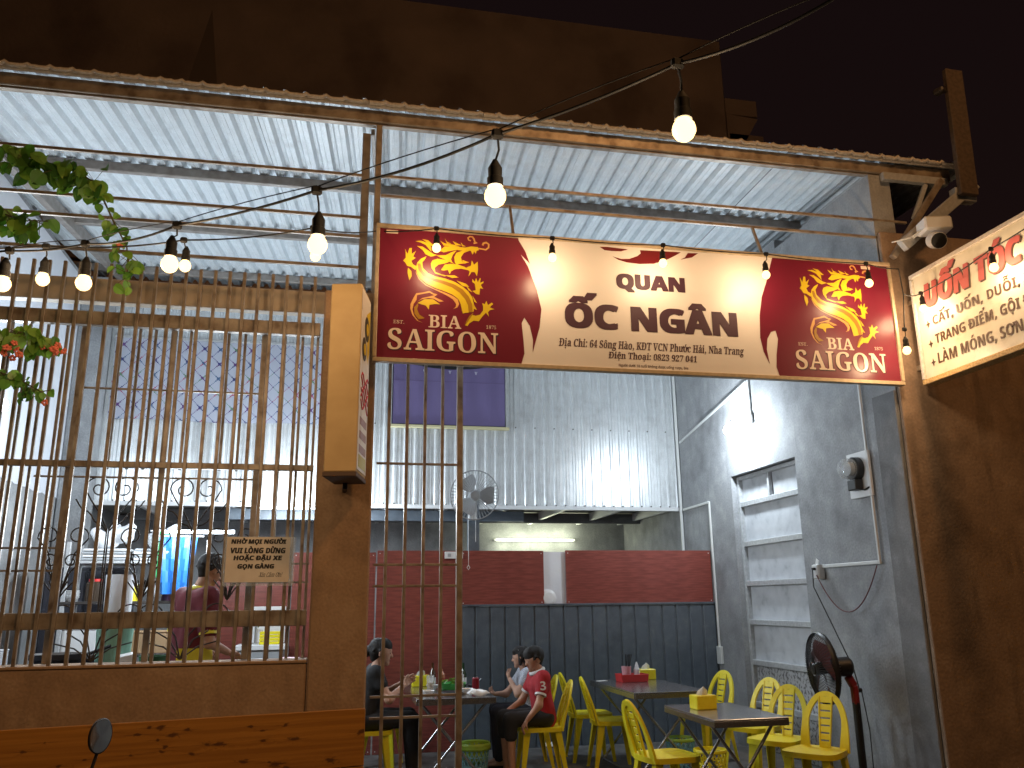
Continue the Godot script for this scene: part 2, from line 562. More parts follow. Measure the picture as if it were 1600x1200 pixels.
const DRAGON_TAN := [
	[0.279, 0.675, 0.306, 0.615, 0.355, 0.573, 0.423, 0.543, 0.499, 0.509, 0.549, 0.48, 0.574, 0.445, 0.57, 0.423, 0.553, 0.408, 0.582, 0.42, 0.595, 0.446, 0.585, 0.482, 0.545, 0.507, 0.492, 0.528, 0.419, 0.551, 0.358, 0.579, 0.315, 0.617, 0.287, 0.663],
	[0.382, 0.532, 0.34, 0.518, 0.29, 0.508, 0.272, 0.474, 0.251, 0.425, 0.251, 0.389, 0.267, 0.343, 0.299, 0.306, 0.34, 0.292, 0.308, 0.306, 0.28, 0.34, 0.265, 0.386, 0.273, 0.426, 0.293, 0.459, 0.296, 0.495, 0.341, 0.508, 0.384, 0.519, 0.415, 0.503, 0.44, 0.509, 0.412, 0.515],
	[0.44, 0.509, 0.415, 0.489, 0.447, 0.477, 0.486, 0.46, 0.454, 0.455, 0.416, 0.475, 0.379, 0.479, 0.326, 0.465, 0.297, 0.445, 0.334, 0.476, 0.386, 0.491]
]
const DRAGON_GOLD := [
	[0.296, 0.732, 0.304, 0.684, 0.339, 0.637, 0.392, 0.613, 0.468, 0.594, 0.545, 0.567, 0.598, 0.532, 0.637, 0.486, 0.658, 0.442, 0.664, 0.387, 0.692, 0.393, 0.687, 0.452, 0.664, 0.507, 0.621, 0.557, 0.56, 0.593, 0.491, 0.613, 0.414, 0.629, 0.361, 0.652, 0.329, 0.686, 0.316, 0.734],
	[0.301, 0.433, 0.277, 0.403, 0.28, 0.354, 0.31, 0.316, 0.352, 0.327, 0.315, 0.35, 0.298, 0.388, 0.306, 0.42],
	[0.698, 0.389, 0.668, 0.363, 0.643, 0.314, 0.639, 0.291, 0.66, 0.323, 0.691, 0.372]
]
const WHISKERS := [[0.678, 0.939, 0.663, 0.942, 0.657, 0.959, 0.671, 0.972, 0.69, 0.97, 0.702, 0.954, 0.707, 0.933, 0.723, 0.929, 0.698, 0.92], [0.733, 0.883, 0.769, 0.88, 0.788, 0.877, 0.808, 0.895, 0.81, 0.921, 0.792, 0.934, 0.77, 0.926, 0.765, 0.909]]
const RED_EDGE_LEFT := [1.032, 0.974, 1.081, 0.89, 1.116, 0.792, 1.047, 0.863, 1.1, 0.771, 1.164, 0.592, 1.195, 0.445, 1.179, 0.307, 1.125, 0.117, 1.129, 0.21, 1.108, 0.313, 1.068, 0.374, 1.047, 0.331, 1.06, 0.186, 1.064, 0.104, 1.042, 0.021]
const RED_EDGE_RIGHT := [3.068, 0.991, 3.054, 0.946, 2.998, 0.776, 2.949, 0.656, 2.918, 0.502, 2.906, 0.322, 2.925, 0.211, 2.965, 0.121, 2.951, 0.231, 2.964, 0.316, 2.999, 0.374, 3.039, 0.386, 3.054, 0.321, 3.029, 0.189, 3.02, 0.096, 3.038, 0.025]
const MOTIF := [[1.658, 0.981, 1.717, 0.985, 1.878, 0.978, 1.823, 0.958, 1.748, 0.955, 1.694, 0.957], [1.757, 0.911, 1.82, 0.896, 1.885, 0.901, 1.951, 0.929, 1.979, 0.953, 1.975, 0.979, 2.305, 0.987, 2.259, 0.958, 2.19, 0.919, 2.079, 0.877, 1.969, 0.866, 1.862, 0.872, 1.798, 0.889], [2.301, 0.928, 2.336, 0.947, 2.361, 0.985, 2.445, 0.989, 2.392, 0.951]]

# ---------------------------------------------------------------- materials
func knot_wood() -> StandardMaterial3D:
	var im := Image.create(1024, 256, false, Image.FORMAT_RGB8)
	var f := FastNoiseLite.new()
	f.seed = 5
	f.frequency = 0.012
	f.fractal_octaves = 4
	var knots := []
	var r := RandomNumberGenerator.new()
	r.seed = 91
	for i in 60:
		knots.append([Vector2(r.randf() * 1024.0, r.randf() * 256.0), r.randf_range(4.0, 11.0), r.randf_range(-0.5, 0.5), r.randf_range(0.45, 1.3)])
	var a := Color(0.25, 0.092, 0.012)
	var b := Color(0.5, 0.22, 0.034)
	var dark := Color(0.07, 0.022, 0.008)
	for y in 256:
		for x in 1024:
			var pull := 0.0
			var hit := 0.0
			for k in knots:
				var d: Vector2 = Vector2(x, y) - k[0]
				if absf(d.x) > 70.0 or absf(d.y) > 40.0:
					continue
				var q := d.rotated(k[2])
				q.x /= k[3]
				var e: float = q.length() / k[1] * (1.0 + 0.9 * f.get_noise_2d(x * 5.0, y * 5.0))
				hit = maxf(hit, smoothstep(1.25, 0.4, e))
				hit = maxf(hit, 0.5 * smoothstep(1.0, 0.2, absf(d.y) / 2.2) * smoothstep(1.0, 0.3, absf(d.x) / 34.0))
				pull += exp(-e * e * 0.25) * 9.0 * signf(d.y)
			var g := f.get_noise_2d(x * 0.16, (y + pull) * 3.2) * 0.5 + 0.5
			var c := a.lerp(b, g).lerp(dark, hit * 0.85)
			im.set_pixel(x, y, c.linear_to_srgb())
	var m := StandardMaterial3D.new()
	m.albedo_texture = ImageTexture.create_from_image(im)
	m.roughness = 0.42
	return m

func cross_stitch() -> StandardMaterial3D:
	var im := Image.create(512, 512, false, Image.FORMAT_RGB8)
	im.fill(lin(0.40, 0.42, 0.50))
	var inks := [lin(0.03, 0.035, 0.13), lin(0.32, 0.06, 0.13), lin(0.05, 0.1, 0.2), lin(0.1, 0.035, 0.15), lin(0.1, 0.2, 0.12), lin(0.04, 0.04, 0.16)]
	var r := RandomNumberGenerator.new()
	r.seed = 4
	var n := 4
	var step := 512 / n
	for gx in n:
		for gy in n:
			var c: Color = inks[r.randi() % inks.size()]
			var c2: Color = inks[r.randi() % inks.size()]
			var o := Vector2i(gx * step, gy * step)
			for k in range(-6, 7):
				var sz := 11 if absi(k) < 3 else 7
				for s in [1, -1]:
					var p := o + Vector2i(step / 2 + k * 10, step / 2 + k * 10 * s)
					im.fill_rect(Rect2i(p.x - sz / 2, p.y - sz / 2, sz, sz), c if s > 0 else c2)
			for d in [Vector2i(0, 0), Vector2i(8, 0), Vector2i(-8, 0), Vector2i(0, 8), Vector2i(0, -8)]:
				im.fill_rect(Rect2i(o.x + step / 2 + d.x - 4, o.y + step / 2 + d.y - 4, 8, 8), c)
	var m := StandardMaterial3D.new()
	m.albedo_texture = ImageTexture.create_from_image(im)
	m.roughness = 0.9
	return m

func laminate() -> StandardMaterial3D:
	var m := patchy(31, 0.012, [[0.0, 0.14, 0.031, 0.024], [0.5, 0.2, 0.048, 0.037], [1.0, 0.26, 0.07, 0.052]], 0.38, 0.9)
	m.uv1_scale = Vector3(0.7, 6.0, 0.7)
	return m

func materials() -> void:
	M.stucco = weathered(11, Color(0.36, 0.23, 0.135), Color(0.2, 0.125, 0.075), Color(0.44, 0.3, 0.19), 0.9, 3.1, 0.35, 0.45, 0.2)
	M.plaster = weathered(112, Color(0.27, 0.185, 0.125), Color(0.13, 0.088, 0.06), Color(0.36, 0.26, 0.185), 0.92, 3.6, 0.7, 0.5, 0.2)
	M.concrete = weathered(213, Color(0.30, 0.307, 0.318), Color(0.17, 0.173, 0.18), Color(0.41, 0.415, 0.42), 0.85, 3.3, 0.4, 0.6, 0.15)
	M.concrete_dark = weathered(314, Color(0.19, 0.193, 0.2), Color(0.11, 0.11, 0.115), Color(0.3, 0.3, 0.305), 0.85, 2.7, 0.5, 0.5, 0.15)
	M.white_paint = patchy(15, 0.005, [[0.0, 0.56, 0.58, 0.64], [0.5, 0.66, 0.68, 0.73], [1.0, 0.72, 0.74, 0.78]], 0.8, 2.2, 0.1)
	M.floor = patchy(16, 0.01, [[0.0, 0.06, 0.055, 0.05], [0.5, 0.11, 0.105, 0.1], [1.0, 0.17, 0.165, 0.16]], 0.55, 1.3, 0.2)
	M.asphalt = patchy(17, 0.03, [[0.0, 0.03, 0.03, 0.03], [1.0, 0.07, 0.07, 0.07]], 0.9, 1.0, 0.5, 0.3)
	M.tin = weathered(418, Color(0.65, 0.7, 0.735), Color(0.48, 0.5, 0.52), Color(0.74, 0.78, 0.81), 0.4, 1.9, 0.5, 0.0, 0.0)
	M.tin.metallic = 0.15
	M.tin_clad = weathered(519, Color(0.68, 0.705, 0.72), Color(0.5, 0.51, 0.52), Color(0.78, 0.8, 0.815), 0.3, 1.7, 0.9, 0.0, 0.0)
	M.tin_clad.metallic = 0.4
	M.steel = patchy(20, 0.012, [[0.0, 0.2, 0.17, 0.15], [0.5, 0.27, 0.24, 0.215], [1.0, 0.33, 0.3, 0.275]], 0.45, 0.8, 0.0, 0.08, 0.3)
	M.steel_pale = patchy(21, 0.02, [[0.0, 0.35, 0.36, 0.37], [1.0, 0.5, 0.51, 0.52]], 0.5, 0.5, 0.0, 0.08, 0.2)
	M.iron = patchy(22, 0.012, [[0.0, 0.12, 0.08, 0.055], [0.35, 0.24, 0.19, 0.145], [0.6, 0.31, 0.255, 0.2], [1.0, 0.4, 0.34, 0.27]], 0.45, 0.9, 0.0, 0.08, 0.3)
	M.iron_dark = mat(0.05, 0.042, 0.038, 0.55, 0.3)
	M.lime = patchy(23, 0.03, [[0.0, 0.46, 0.41, 0.36], [1.0, 0.72, 0.67, 0.61]], 0.9, 0.5, 0.3, 0.2)
	M.navy_sheet = weathered(624, Color(0.082, 0.103, 0.128), Color(0.05, 0.062, 0.078), Color(0.125, 0.145, 0.165), 0.42, 1.6, 0.6, 0.0, 0.0)
	M.laminate = laminate()
	M.wood = knot_wood()
	M.white_plastic = mat(0.68, 0.69, 0.7, 0.45)
	M.grey_plastic = mat(0.32, 0.34, 0.36, 0.5)
	M.black_plastic = mat(0.012, 0.012, 0.013, 0.4)
	M.rubber = mat(0.009, 0.009, 0.009, 0.7)
	M.wire_white = mat(0.6, 0.61, 0.6, 0.5)
	M.yellow = patchy(66, 0.02, [[0.0, 0.68, 0.56, 0.014], [0.3, 0.78, 0.66, 0.014], [0.7, 0.8, 0.69, 0.016], [1.0, 0.82, 0.72, 0.05]], 0.42, 0.5)
	M.lemon = mat(0.7, 0.6, 0.03, 0.45)
	M.red_plastic = mat(0.55, 0.03, 0.03, 0.35)
	M.pink_plastic = mat(0.62, 0.33, 0.38, 0.45)
	M.green_plastic = mat(0.07, 0.42, 0.08, 0.4)
	M.lime_plastic = mat(0.32, 0.52, 0.06, 0.45)
	M.blue_plastic = mat(0.2, 0.45, 0.55, 0.45)
	M.paper = mat(0.75, 0.75, 0.74, 0.9)
	M.stainless = patchy(25, 0.02, [[0.0, 0.36, 0.36, 0.37], [1.0, 0.5, 0.5, 0.51]], 0.22, 0.4, 0.0, 0.08, 0.9)
	M.skin = mat(0.42, 0.22, 0.14, 0.6)
	M.skin_fair = mat(0.52, 0.30, 0.21, 0.6)
	M.hair = mat(0.014, 0.011, 0.01, 0.75)
	M.eye = mat(0.02, 0.014, 0.012, 0.2)
	M.lip = mat(0.35, 0.11, 0.09, 0.5)
	M.bulb = glow(1.0, 0.68, 0.28, 2.9)
	M.tube = glow(0.86, 0.95, 1.0, 7.0)
	M.tube_warm = glow(0.95, 1.0, 0.82, 4.0)
	M.led = glow(0.86, 0.93, 1.0, 12.0)
	M.sodium = glow(1.0, 0.55, 0.2, 12.0)
	M.leaf = mat(0.075, 0.19, 0.025, 0.5)
	M.leaf.backlight_enabled = true
	M.leaf.backlight = lin(0.05, 0.14, 0.01)
	M.leaf_young = mat(0.13, 0.24, 0.03, 0.45)
	M.leaf_young.backlight_enabled = true
	M.leaf_young.backlight = lin(0.1, 0.2, 0.02)
	M.leaf_deep = mat(0.045, 0.125, 0.02, 0.55)
	M.leaf_deep.backlight_enabled = true
	M.leaf_deep.backlight = lin(0.03, 0.09, 0.01)
	M.leaf_mid = mat(0.11, 0.24, 0.035, 0.5)
	M.leaf_mid.backlight_enabled = true
	M.leaf_mid.backlight = lin(0.1, 0.22, 0.02)
	M.beam_paint = patchy(77, 0.008, [[0.0, 0.33, 0.26, 0.18], [0.5, 0.42, 0.335, 0.24], [1.0, 0.48, 0.39, 0.29]], 0.6, 1.4)
	M.petal = mat(0.6, 0.14, 0.08, 0.6)
	M.glass = mat(0.8, 0.84, 0.84, 0.08)
	M.glass.transparency = BaseMaterial3D.TRANSPARENCY_ALPHA
	M.glass.albedo_color.a = 0.22
	M.drink = mat(0.5, 0.4, 0.25, 0.3)
	M.clear_bag = mat(0.75, 0.77, 0.8, 0.3)
	M.clear_bag.transparency = BaseMaterial3D.TRANSPARENCY_ALPHA
	M.clear_bag.albedo_color.a = 0.7

# ---------------------------------------------------------------- fixtures that repeat
const WARM := Color(1.0, 0.845, 0.66)
const COOL := Color(0.91, 0.963, 1.0)

func string_bulb(label: String, knot: Vector3, at: Vector3, big := 1.0) -> void:
	var o := thing("string_bulb", label, "light bulb", at, 0.0, "bulbs on the string lights")
	var k := knot - at
	put("cord", S().tube(PackedVector3Array([k, k * 0.75 + Vector3(0.006, 0, 0), Vector3(0.0, 0.105 * big, 0)]), 0.0035, 6), M.rubber, o)
	put("socket", S().lathe([Vector2(0.0, 0.03), Vector2(0.0225, 0.03), Vector2(0.0225, 0.055), Vector2(0.019, 0.058), Vector2(0.02, 0.085), Vector2(0.012, 0.1), Vector2(0.006, 0.112), Vector2(0.0, 0.112)], 14, Transform3D(Basis.IDENTITY.scaled(Vector3.ONE * big), Vector3.ZERO)), M.rubber, o)
	put("junction", S().box(k, Vector3(0.035, 0.03, 0.022), 0.006), M.rubber, o)
	put("bulb", S().lathe([Vector2(0, -0.03), Vector2(0.013, -0.027), Vector2(0.023, -0.019), Vector2(0.0295, -0.006), Vector2(0.03, 0.004), Vector2(0.027, 0.016), Vector2(0.02, 0.026), Vector2(0.016, 0.034)], 18, Transform3D(Basis.IDENTITY.scaled(Vector3.ONE * big), Vector3.ZERO)), M.bulb, o)
	lamp(o, Vector3.ZERO, WARM, 0.2, 0.03)

func tube_lamp(label: String, a: Vector3, b: Vector3, front: Vector3, energy: float, m: Material, tint: Color) -> void:
	var c := (a + b) * 0.5
	var o := thing("tube_lamp", label, "fluorescent lamp", c, 0.0, "fluorescent tubes")
	var d := (b - a) * 0.5
	var dn := d.normalized()
	put("fitting", S().bar(-d - front * 0.03, d - front * 0.03, 0.045, 0.03, 0.004), M.white_plastic, o)
	for s in [-1.0, 1.0]:
		put("end_cap", S().bar(d * s - dn * s * 0.02, d * s + dn * s * 0.012, 0.034, 0.034, 0.004), M.white_plastic, o)
	put("tube", S().tube(PackedVector3Array([-d * 0.97, d * 0.97]), 0.0145, 12), m, o)
	for s in [-0.75, -0.25, 0.25, 0.75]:
		lamp(o, d * s + front * 0.09, tint, energy / 4.0, 0.12)

func make_chair() -> Node3D:
	var o := thing("plastic_chair", "x", "chair", Vector3.ZERO, 0.0, "yellow plastic chairs")
	# seat: a rounded tray with a rolled edge; the chair faces +X
	var out := PackedVector2Array()
	for i in 24:
		var g := TAU * i / 24.0
		var c := Vector2(cos(g), sin(g))
		var p := Vector2(signf(c.x) * pow(absf(c.x), 0.45), signf(c.y) * pow(absf(c.y), 0.45))
		out.append(Vector2(p.x * 0.2, p.y * (0.195 + 0.012 * p.x)))
	var s := S()
	for i in 24:
		var a := out[i]
		var b := out[(i + 1) % 24]
		var n0 := Vector3(a.x, 0, a.y).normalized()
		var n1 := Vector3(b.x, 0, b.y).normalized()
		var ia := a * 0.86
		var ib := b * 0.86
		var ya := 0.43 - 0.012 * maxf(0.0, 1.0 - ia.length() * 4.0)
		s.tri(Vector3(0, 0.418, 0), Vector3(ia.x, 0.424, ia.y), Vector3(ib.x, 0.424, ib.y), Vector3.UP, Vector3.UP, Vector3.UP)
		s.quad(Vector3(ia.x, 0.424, ia.y), Vector3(ib.x, 0.424, ib.y), Vector3(b.x, 0.432, b.y), Vector3(a.x, 0.432, a.y), (Vector3.UP * 6.0 - n0).normalized())
		s.tri(Vector3(a.x, 0.432, a.y), Vector3(b.x, 0.432, b.y), Vector3(b.x * 1.02, 0.395, b.y * 1.02), n0, n1, n1)
		s.tri(Vector3(a.x, 0.432, a.y), Vector3(b.x * 1.02, 0.395, b.y * 1.02), Vector3(a.x * 1.02, 0.395, a.y * 1.02), n0, n1, n0)
		s.tri(Vector3(0, 0.41, 0), Vector3(a.x, 0.41, a.y), Vector3(b.x, 0.41, b.y), Vector3.DOWN, Vector3.DOWN, Vector3.DOWN)
	put("seat", s, M.yellow, o)
	for e in [[0.165, 0.165, 0.2, 0.195], [0.165, -0.165, 0.2, -0.195], [-0.165, 0.16, -0.225, 0.19], [-0.165, -0.16, -0.225, -0.19]]:
		var l := S()
		var top := Vector3(e[0], 0.415, e[1])
		var low := Vector3(e[2], 0.0, e[3])
		var sx := signf(e[0])
		var sz := signf(e[1])
		# an angle section: two tapering flanges
		for fl in [[Vector3(-sx, 0, 0), Vector3(0, 0, sz)], [Vector3(0, 0, -sz), Vector3(sx, 0, 0)]]:
			var w: Vector3 = fl[0]
			var nn: Vector3 = fl[1]
			var t0 := top + w * 0.062
			var l0 := low + w * 0.028
			for q in [0.0, 0.005]:
				l.quad(top - nn * q, t0 - nn * q, l0 - nn * q, low - nn * q, nn if q == 0.0 else -nn)
			l.quad(t0, t0 - nn * 0.005, l0 - nn * 0.005, l0, w)
		l.box(low + Vector3(-sx * 0.012, 0.004, -sz * 0.012), Vector3(0.03, 0.008, 0.03), 0.002)
		put("leg", l, M.yellow, o)
	var arch := PackedVector3Array()
	for i in 25:
		var g := PI * i / 24.0
		var up := pow(sin(g), 0.62)
		var y := 0.40 + 0.41 * up
		arch.append(Vector3(-0.172 - 0.125 * pow((y - 0.40) / 0.41, 1.15), y, cos(g) * (0.185 - 0.012 * up)))
	var bf := S()
	var lean := Vector3(0.95, 0.3, 0).normalized()
	for i in 24:
		var wide := lerpf(0.075, 0.042, clampf((arch[i].y - 0.42) / 0.2, 0.0, 1.0))
		var wide2 := lerpf(0.075, 0.042, clampf((arch[i + 1].y - 0.42) / 0.2, 0.0, 1.0))
		var q := []
		for e in [[i, wide], [i + 1, wide2]]:
			var j: int = e[0]
			var d := (arch[mini(j + 1, 24)] - arch[maxi(j - 1, 0)]).normalized()
			var inn := lean.cross(d).normalized()
			if inn.dot(Vector3(-0.24, 0.6, 0) - arch[j]) < 0.0:
				inn = -inn
			var tk := d.cross(inn).normalized() * 0.009
			q.append([arch[j] + tk, arch[j] + inn * e[1] + tk, arch[j] + inn * e[1] - tk, arch[j] - tk, inn, tk.normalized()])
		bf.quad(q[0][0], q[0][1], q[1][1], q[1][0], q[0][5])
		bf.quad(q[0][3], q[0][2], q[1][2], q[1][3], -q[0][5])
		bf.quad(q[0][0], q[0][3], q[1][3], q[1][0], -q[0][4])
		bf.quad(q[0][1], q[0][2], q[1][2], q[1][1], q[0][4])
	put("back_frame", bf, M.yellow, o)
	var sp := S()
	var p0 := Vector3(-0.178, 0.42, 0)
	var p1 := Vector3(-0.278, 0.775, 0)
	var bs := Basis((p1 - p0).normalized().cross(Vector3.BACK).normalized(), (p1 - p0).normalized(), Vector3.BACK)
	var len := p0.distance_to(p1)
	for i in 7:
		var c := p0.lerp(p1, (i + 0.5) / 7.0)
		sp.box(c, Vector3(0.008, len / 7.0 - 0.011, 0.085 + 0.004 * i), 0.002, bs)
	for z in [-1.0, 1.0]:
		sp.bar(p0 + Vector3(0, 0, 0.036 * z), p1 + Vector3(0, 0, 0.05 * z), 0.02, 0.0085, 0.0)
	put("back_slat", sp, M.yellow, o)
	return o

func make_table(label: String, c: Vector3, w: float, l: float, h: float) -> Node3D:
	var o := thing("folding_table", label, "table", c, 0.0, "stainless folding tables")
	put("table_top", S().box(Vector3(0, h - 0.006, 0), Vector3(w, 0.012, l), 0.003), M.stainless, o)
	var rim := S()
	for s in [-1.0, 1.0]:
		rim.box(Vector3(s * (w * 0.5 - 0.006), h - 0.033, 0), Vector3(0.012, 0.042, l - 0.004), 0.003)
		rim.box(Vector3(0, h - 0.033, s * (l * 0.5 - 0.006)), Vector3(w - 0.026, 0.042, 0.011), 0.003)
	put("rim", rim, M.stainless, o)
	for s in [-1.0, 1.0]:
		var z: float = s * (l * 0.5 - 0.16)
		for q in [-1.0, 1.0]:
			put("leg", S().tube(PackedVector3Array([Vector3(q * w * 0.42, h - 0.05, z + q * 0.012), Vector3(-q * w * 0.42, 0.012, z + q * 0.012)]), 0.0125, 8), M.stainless, o)
	for q in [-1.0, 1.0]:
		put("stretcher", S().tube(PackedVector3Array([Vector3(q * w * 0.42, 0.03, -l * 0.5 + 0.16), Vector3(q * w * 0.42, 0.03, l * 0.5 - 0.16)]), 0.01, 8), M.stainless, o)
	return o

func basket(label: String, at: Vector3, m: Material, rim_m: Material, liner: bool) -> void:
	var o := thing("waste_basket", label, "basket", at, 0.0, "woven plastic baskets on the floor")
	var w := S()
	for d in [-1.0, 1.0]:
		for i in 18:
			var p := PackedVector3Array()
			for j in 9:
				var s := j / 8.0
				var g: float = TAU * i / 18.0 + d * s * 1.1
				var r: float = lerpf(0.1, 0.128, s) + d * 0.002
				p.append(Vector3(cos(g) * r, 0.01 + 0.26 * s, sin(g) * r))
			w.tube(p, 0.0055, 5, -1.0, false)
	for y in [0.012, 0.1, 0.18]:
		var p := PackedVector3Array()
		for i in 25:
			var r := lerpf(0.1, 0.128, y / 0.26)
			p.append(Vector3(cos(TAU * i / 24.0) * r, y, sin(TAU * i / 24.0) * r))
		w.tube(p, 0.006, 5, -1.0, false)
	put("weave", w, m, o)
	put("base", S().lathe([Vector2(0, 0.0), Vector2(0.1, 0.0), Vector2(0.1, 0.014), Vector2(0, 0.014)], 20), m, o)
	put("rim", S().lathe([Vector2(0.122, 0.262), Vector2(0.137, 0.262), Vector2(0.141, 0.272), Vector2(0.137, 0.288), Vector2(0.126, 0.29), Vector2(0.122, 0.262)], 28), rim_m, o)
	if liner:
		var b := S()
		b.lathe([Vector2(0.134, 0.235), Vector2(0.144, 0.25), Vector2(0.146, 0.28), Vector2(0.138, 0.297), Vector2(0.126, 0.29), Vector2(0.112, 0.16), Vector2(0.02, 0.1)], 22)
		put("liner_bag", b, M.lime_plastic, o)

func tissue_box(label: String, at: Vector3, turn: float) -> void:
	var o := thing("tissue_box", label, "tissue box", at, turn, "yellow tissue boxes on the tables")
	put("box", S().box(Vector3(0, 0.05, 0), Vector3(0.17, 0.1, 0.12), 0.006), M.yellow, o)
	var t := S()
	for i in 3:
		var p := PackedVector2Array([Vector2(-0.045, 0), Vector2(0.04, 0), Vector2(0.03 + 0.01 * i, 0.035), Vector2(0.0, 0.05 + 0.006 * i), Vector2(-0.03, 0.03)])
		t.prism(p, 0.004, Transform3D(Basis(Vector3.UP, 0.5 * i - 0.4), Vector3(0, 0.099, 0.01 * (i - 1))))
	put("tissue", t, M.paper, o)

# ---------------------------------------------------------------- people
# joints are in the person's own space: +X is where the body faces, +Z is its right side
func hand(sh: Shape, wrist: Vector3, dir: Vector3, palm: Vector3, thumb: Vector3, curl: float, k := 1.0) -> void:
	var prims := []
	dir = dir.normalized()
	palm = (palm - dir * palm.dot(dir)).normalized()
	var side := dir.cross(palm).normalized()
	if side.dot(thumb) < 0.0:
		side = -side
	for i in 3:
		var o := side * (i - 1) * 0.021 * k
		prims.append([wrist + o * 0.5 + dir * 0.01, wrist + dir * 0.07 * k + o, 0.016 * k, 0.0135 * k])
	var lens := [0.058, 0.066, 0.061, 0.047]
	for i in 4:
		var root := wrist + dir * 0.072 * k + side * (1.5 - i) * 0.0185 * k
		var g1 := curl * 0.9
		var g2 := curl * 2.0
		var d1 := dir * cos(g1) + palm * sin(g1)
		var d2 := dir * cos(g2) + palm * sin(g2)
		var l: float = lens[i] * k
		prims.append([root, root + d1 * l * 0.5, 0.0088 * k, 0.0082 * k])
		prims.append([root + d1 * l * 0.5, root + d1 * l * 0.5 + d2 * l * 0.55, 0.0082 * k, 0.0072 * k])
	var tr := wrist + dir * 0.025 * k + side * 0.024 * k
	var td := (dir * 0.75 + side * 0.55 + palm * 0.35).normalized()
	prims.append([tr, tr + td * 0.036 * k, 0.011 * k, 0.0095 * k])
	prims.append([tr + td * 0.036 * k, tr + td * 0.036 * k + (td + palm * curl * 0.8 - side * 0.2).normalized() * 0.028 * k, 0.0095 * k, 0.008 * k])
	blend(sh, prims, 0.0042, 0.006)

# a head looking along +X of xf; returns nothing, adds skin to sh and hair, eyes, brows, lips as parts
func head(sh: Shape, o: Node3D, xf: Transform3D, k: float, hair: Array) -> void:
	var e := func(p: Array) -> Array:
		return [xf * (p[0] * k), xf * (p[1] * k), p[2] * k, p[3] * k]
	var P := []
	for p in [[Vector3(-0.012, 0.035, 0), Vector3(0.012, 0.03, 0), 0.084, 0.08], [Vector3(0.03, 0.0, 0.018), Vector3(0.04, -0.045, 0.012), 0.056, 0.044], [Vector3(0.03, 0.0, -0.018), Vector3(0.04, -0.045, -0.012), 0.056, 0.044],
		[Vector3(0.04, -0.06, 0), Vector3(0.062, -0.085, 0), 0.034, 0.024], [Vector3(0.086, 0.012, 0), Vector3(0.101, -0.02, 0), 0.008, 0.012], [Vector3(0.096, -0.024, 0.008), Vector3(0.096, -0.024, -0.008), 0.009, 0.009],
		[Vector3(0.078, 0.028, 0.03), Vector3(0.084, 0.03, 0.012), 0.013, 0.011], [Vector3(0.078, 0.028, -0.03), Vector3(0.084, 0.03, -0.012), 0.013, 0.011],
		[Vector3(0.002, 0.012, 0.082), Vector3(-0.004, -0.018, 0.08), 0.013, 0.009], [Vector3(0.002, 0.012, -0.082), Vector3(-0.004, -0.018, -0.08), 0.013, 0.009],
		[Vector3(-0.01, -0.05, 0), Vector3(-0.025, -0.13, 0), 0.05, 0.048]]:
		P.append(e.call(p))
	blend(sh, P, 0.006 * k, 0.014 * k)
	var H := []
	for p in hair:
		H.append(e.call(p))
	var tuft := RandomNumberGenerator.new()
	tuft.seed = int(xf.origin.x * 1000.0) + 7
	for i in 46:
		var a := tuft.randf_range(0.9, 5.38)
		var u := tuft.randf_range(-0.25, 1.0)
		var dd := V(cos(a) * sqrt(1.0 - u * u) - 0.05, u, sin(a) * sqrt(1.0 - u * u)) if u < 0.45 else V(tuft.randf_range(-0.9, 0.9), 0.9, tuft.randf_range(-0.8, 0.8)).normalized()
		var p0 := V(-0.012, 0.042, 0) + dd * 0.074
		H.append(e.call([p0, p0 + dd * 0.018 + V(tuft.randf_range(-0.02, 0.02), -0.022, tuft.randf_range(-0.02, 0.02)), 0.014, 0.006]))
	var hs := S()
	blend(hs, H, 0.006, 0.008)
	put("hair", hs, M.hair, o)
	for s in [-1.0, 1.0]:
		put("eye", S().ball(xf * (Vector3(0.0815, 0.006, 0.031 * s) * k), Vector3.ONE * 0.0085 * k, 6, 8), M.eye, o)
		put("eyebrow", S().tube(PackedVector3Array([xf * (Vector3(0.09, 0.031, 0.014 * s) * k), xf * (Vector3(0.089, 0.036, 0.03 * s) * k), xf * (Vector3(0.079, 0.033, 0.046 * s) * k)]), 0.0032 * k, 5), M.hair, o)
	put("lips", S().tube(PackedVector3Array([xf * (Vector3(0.079, -0.052, 0.02) * k), xf * (Vector3(0.0875, -0.05, 0.0) * k), xf * (Vector3(0.079, -0.052, -0.02) * k)]), 0.006 * k, 6), M.lip, o)

func layer(called: String, prims: Array, cell: float, k: float, m: Material, o: Node3D) -> void:
	var s := S()
	blend(s, prims, cell, k)
	put(called, s, m, o)

func V(x: float, y: float, z: float) -> Vector3:
	return Vector3(x, y, z)

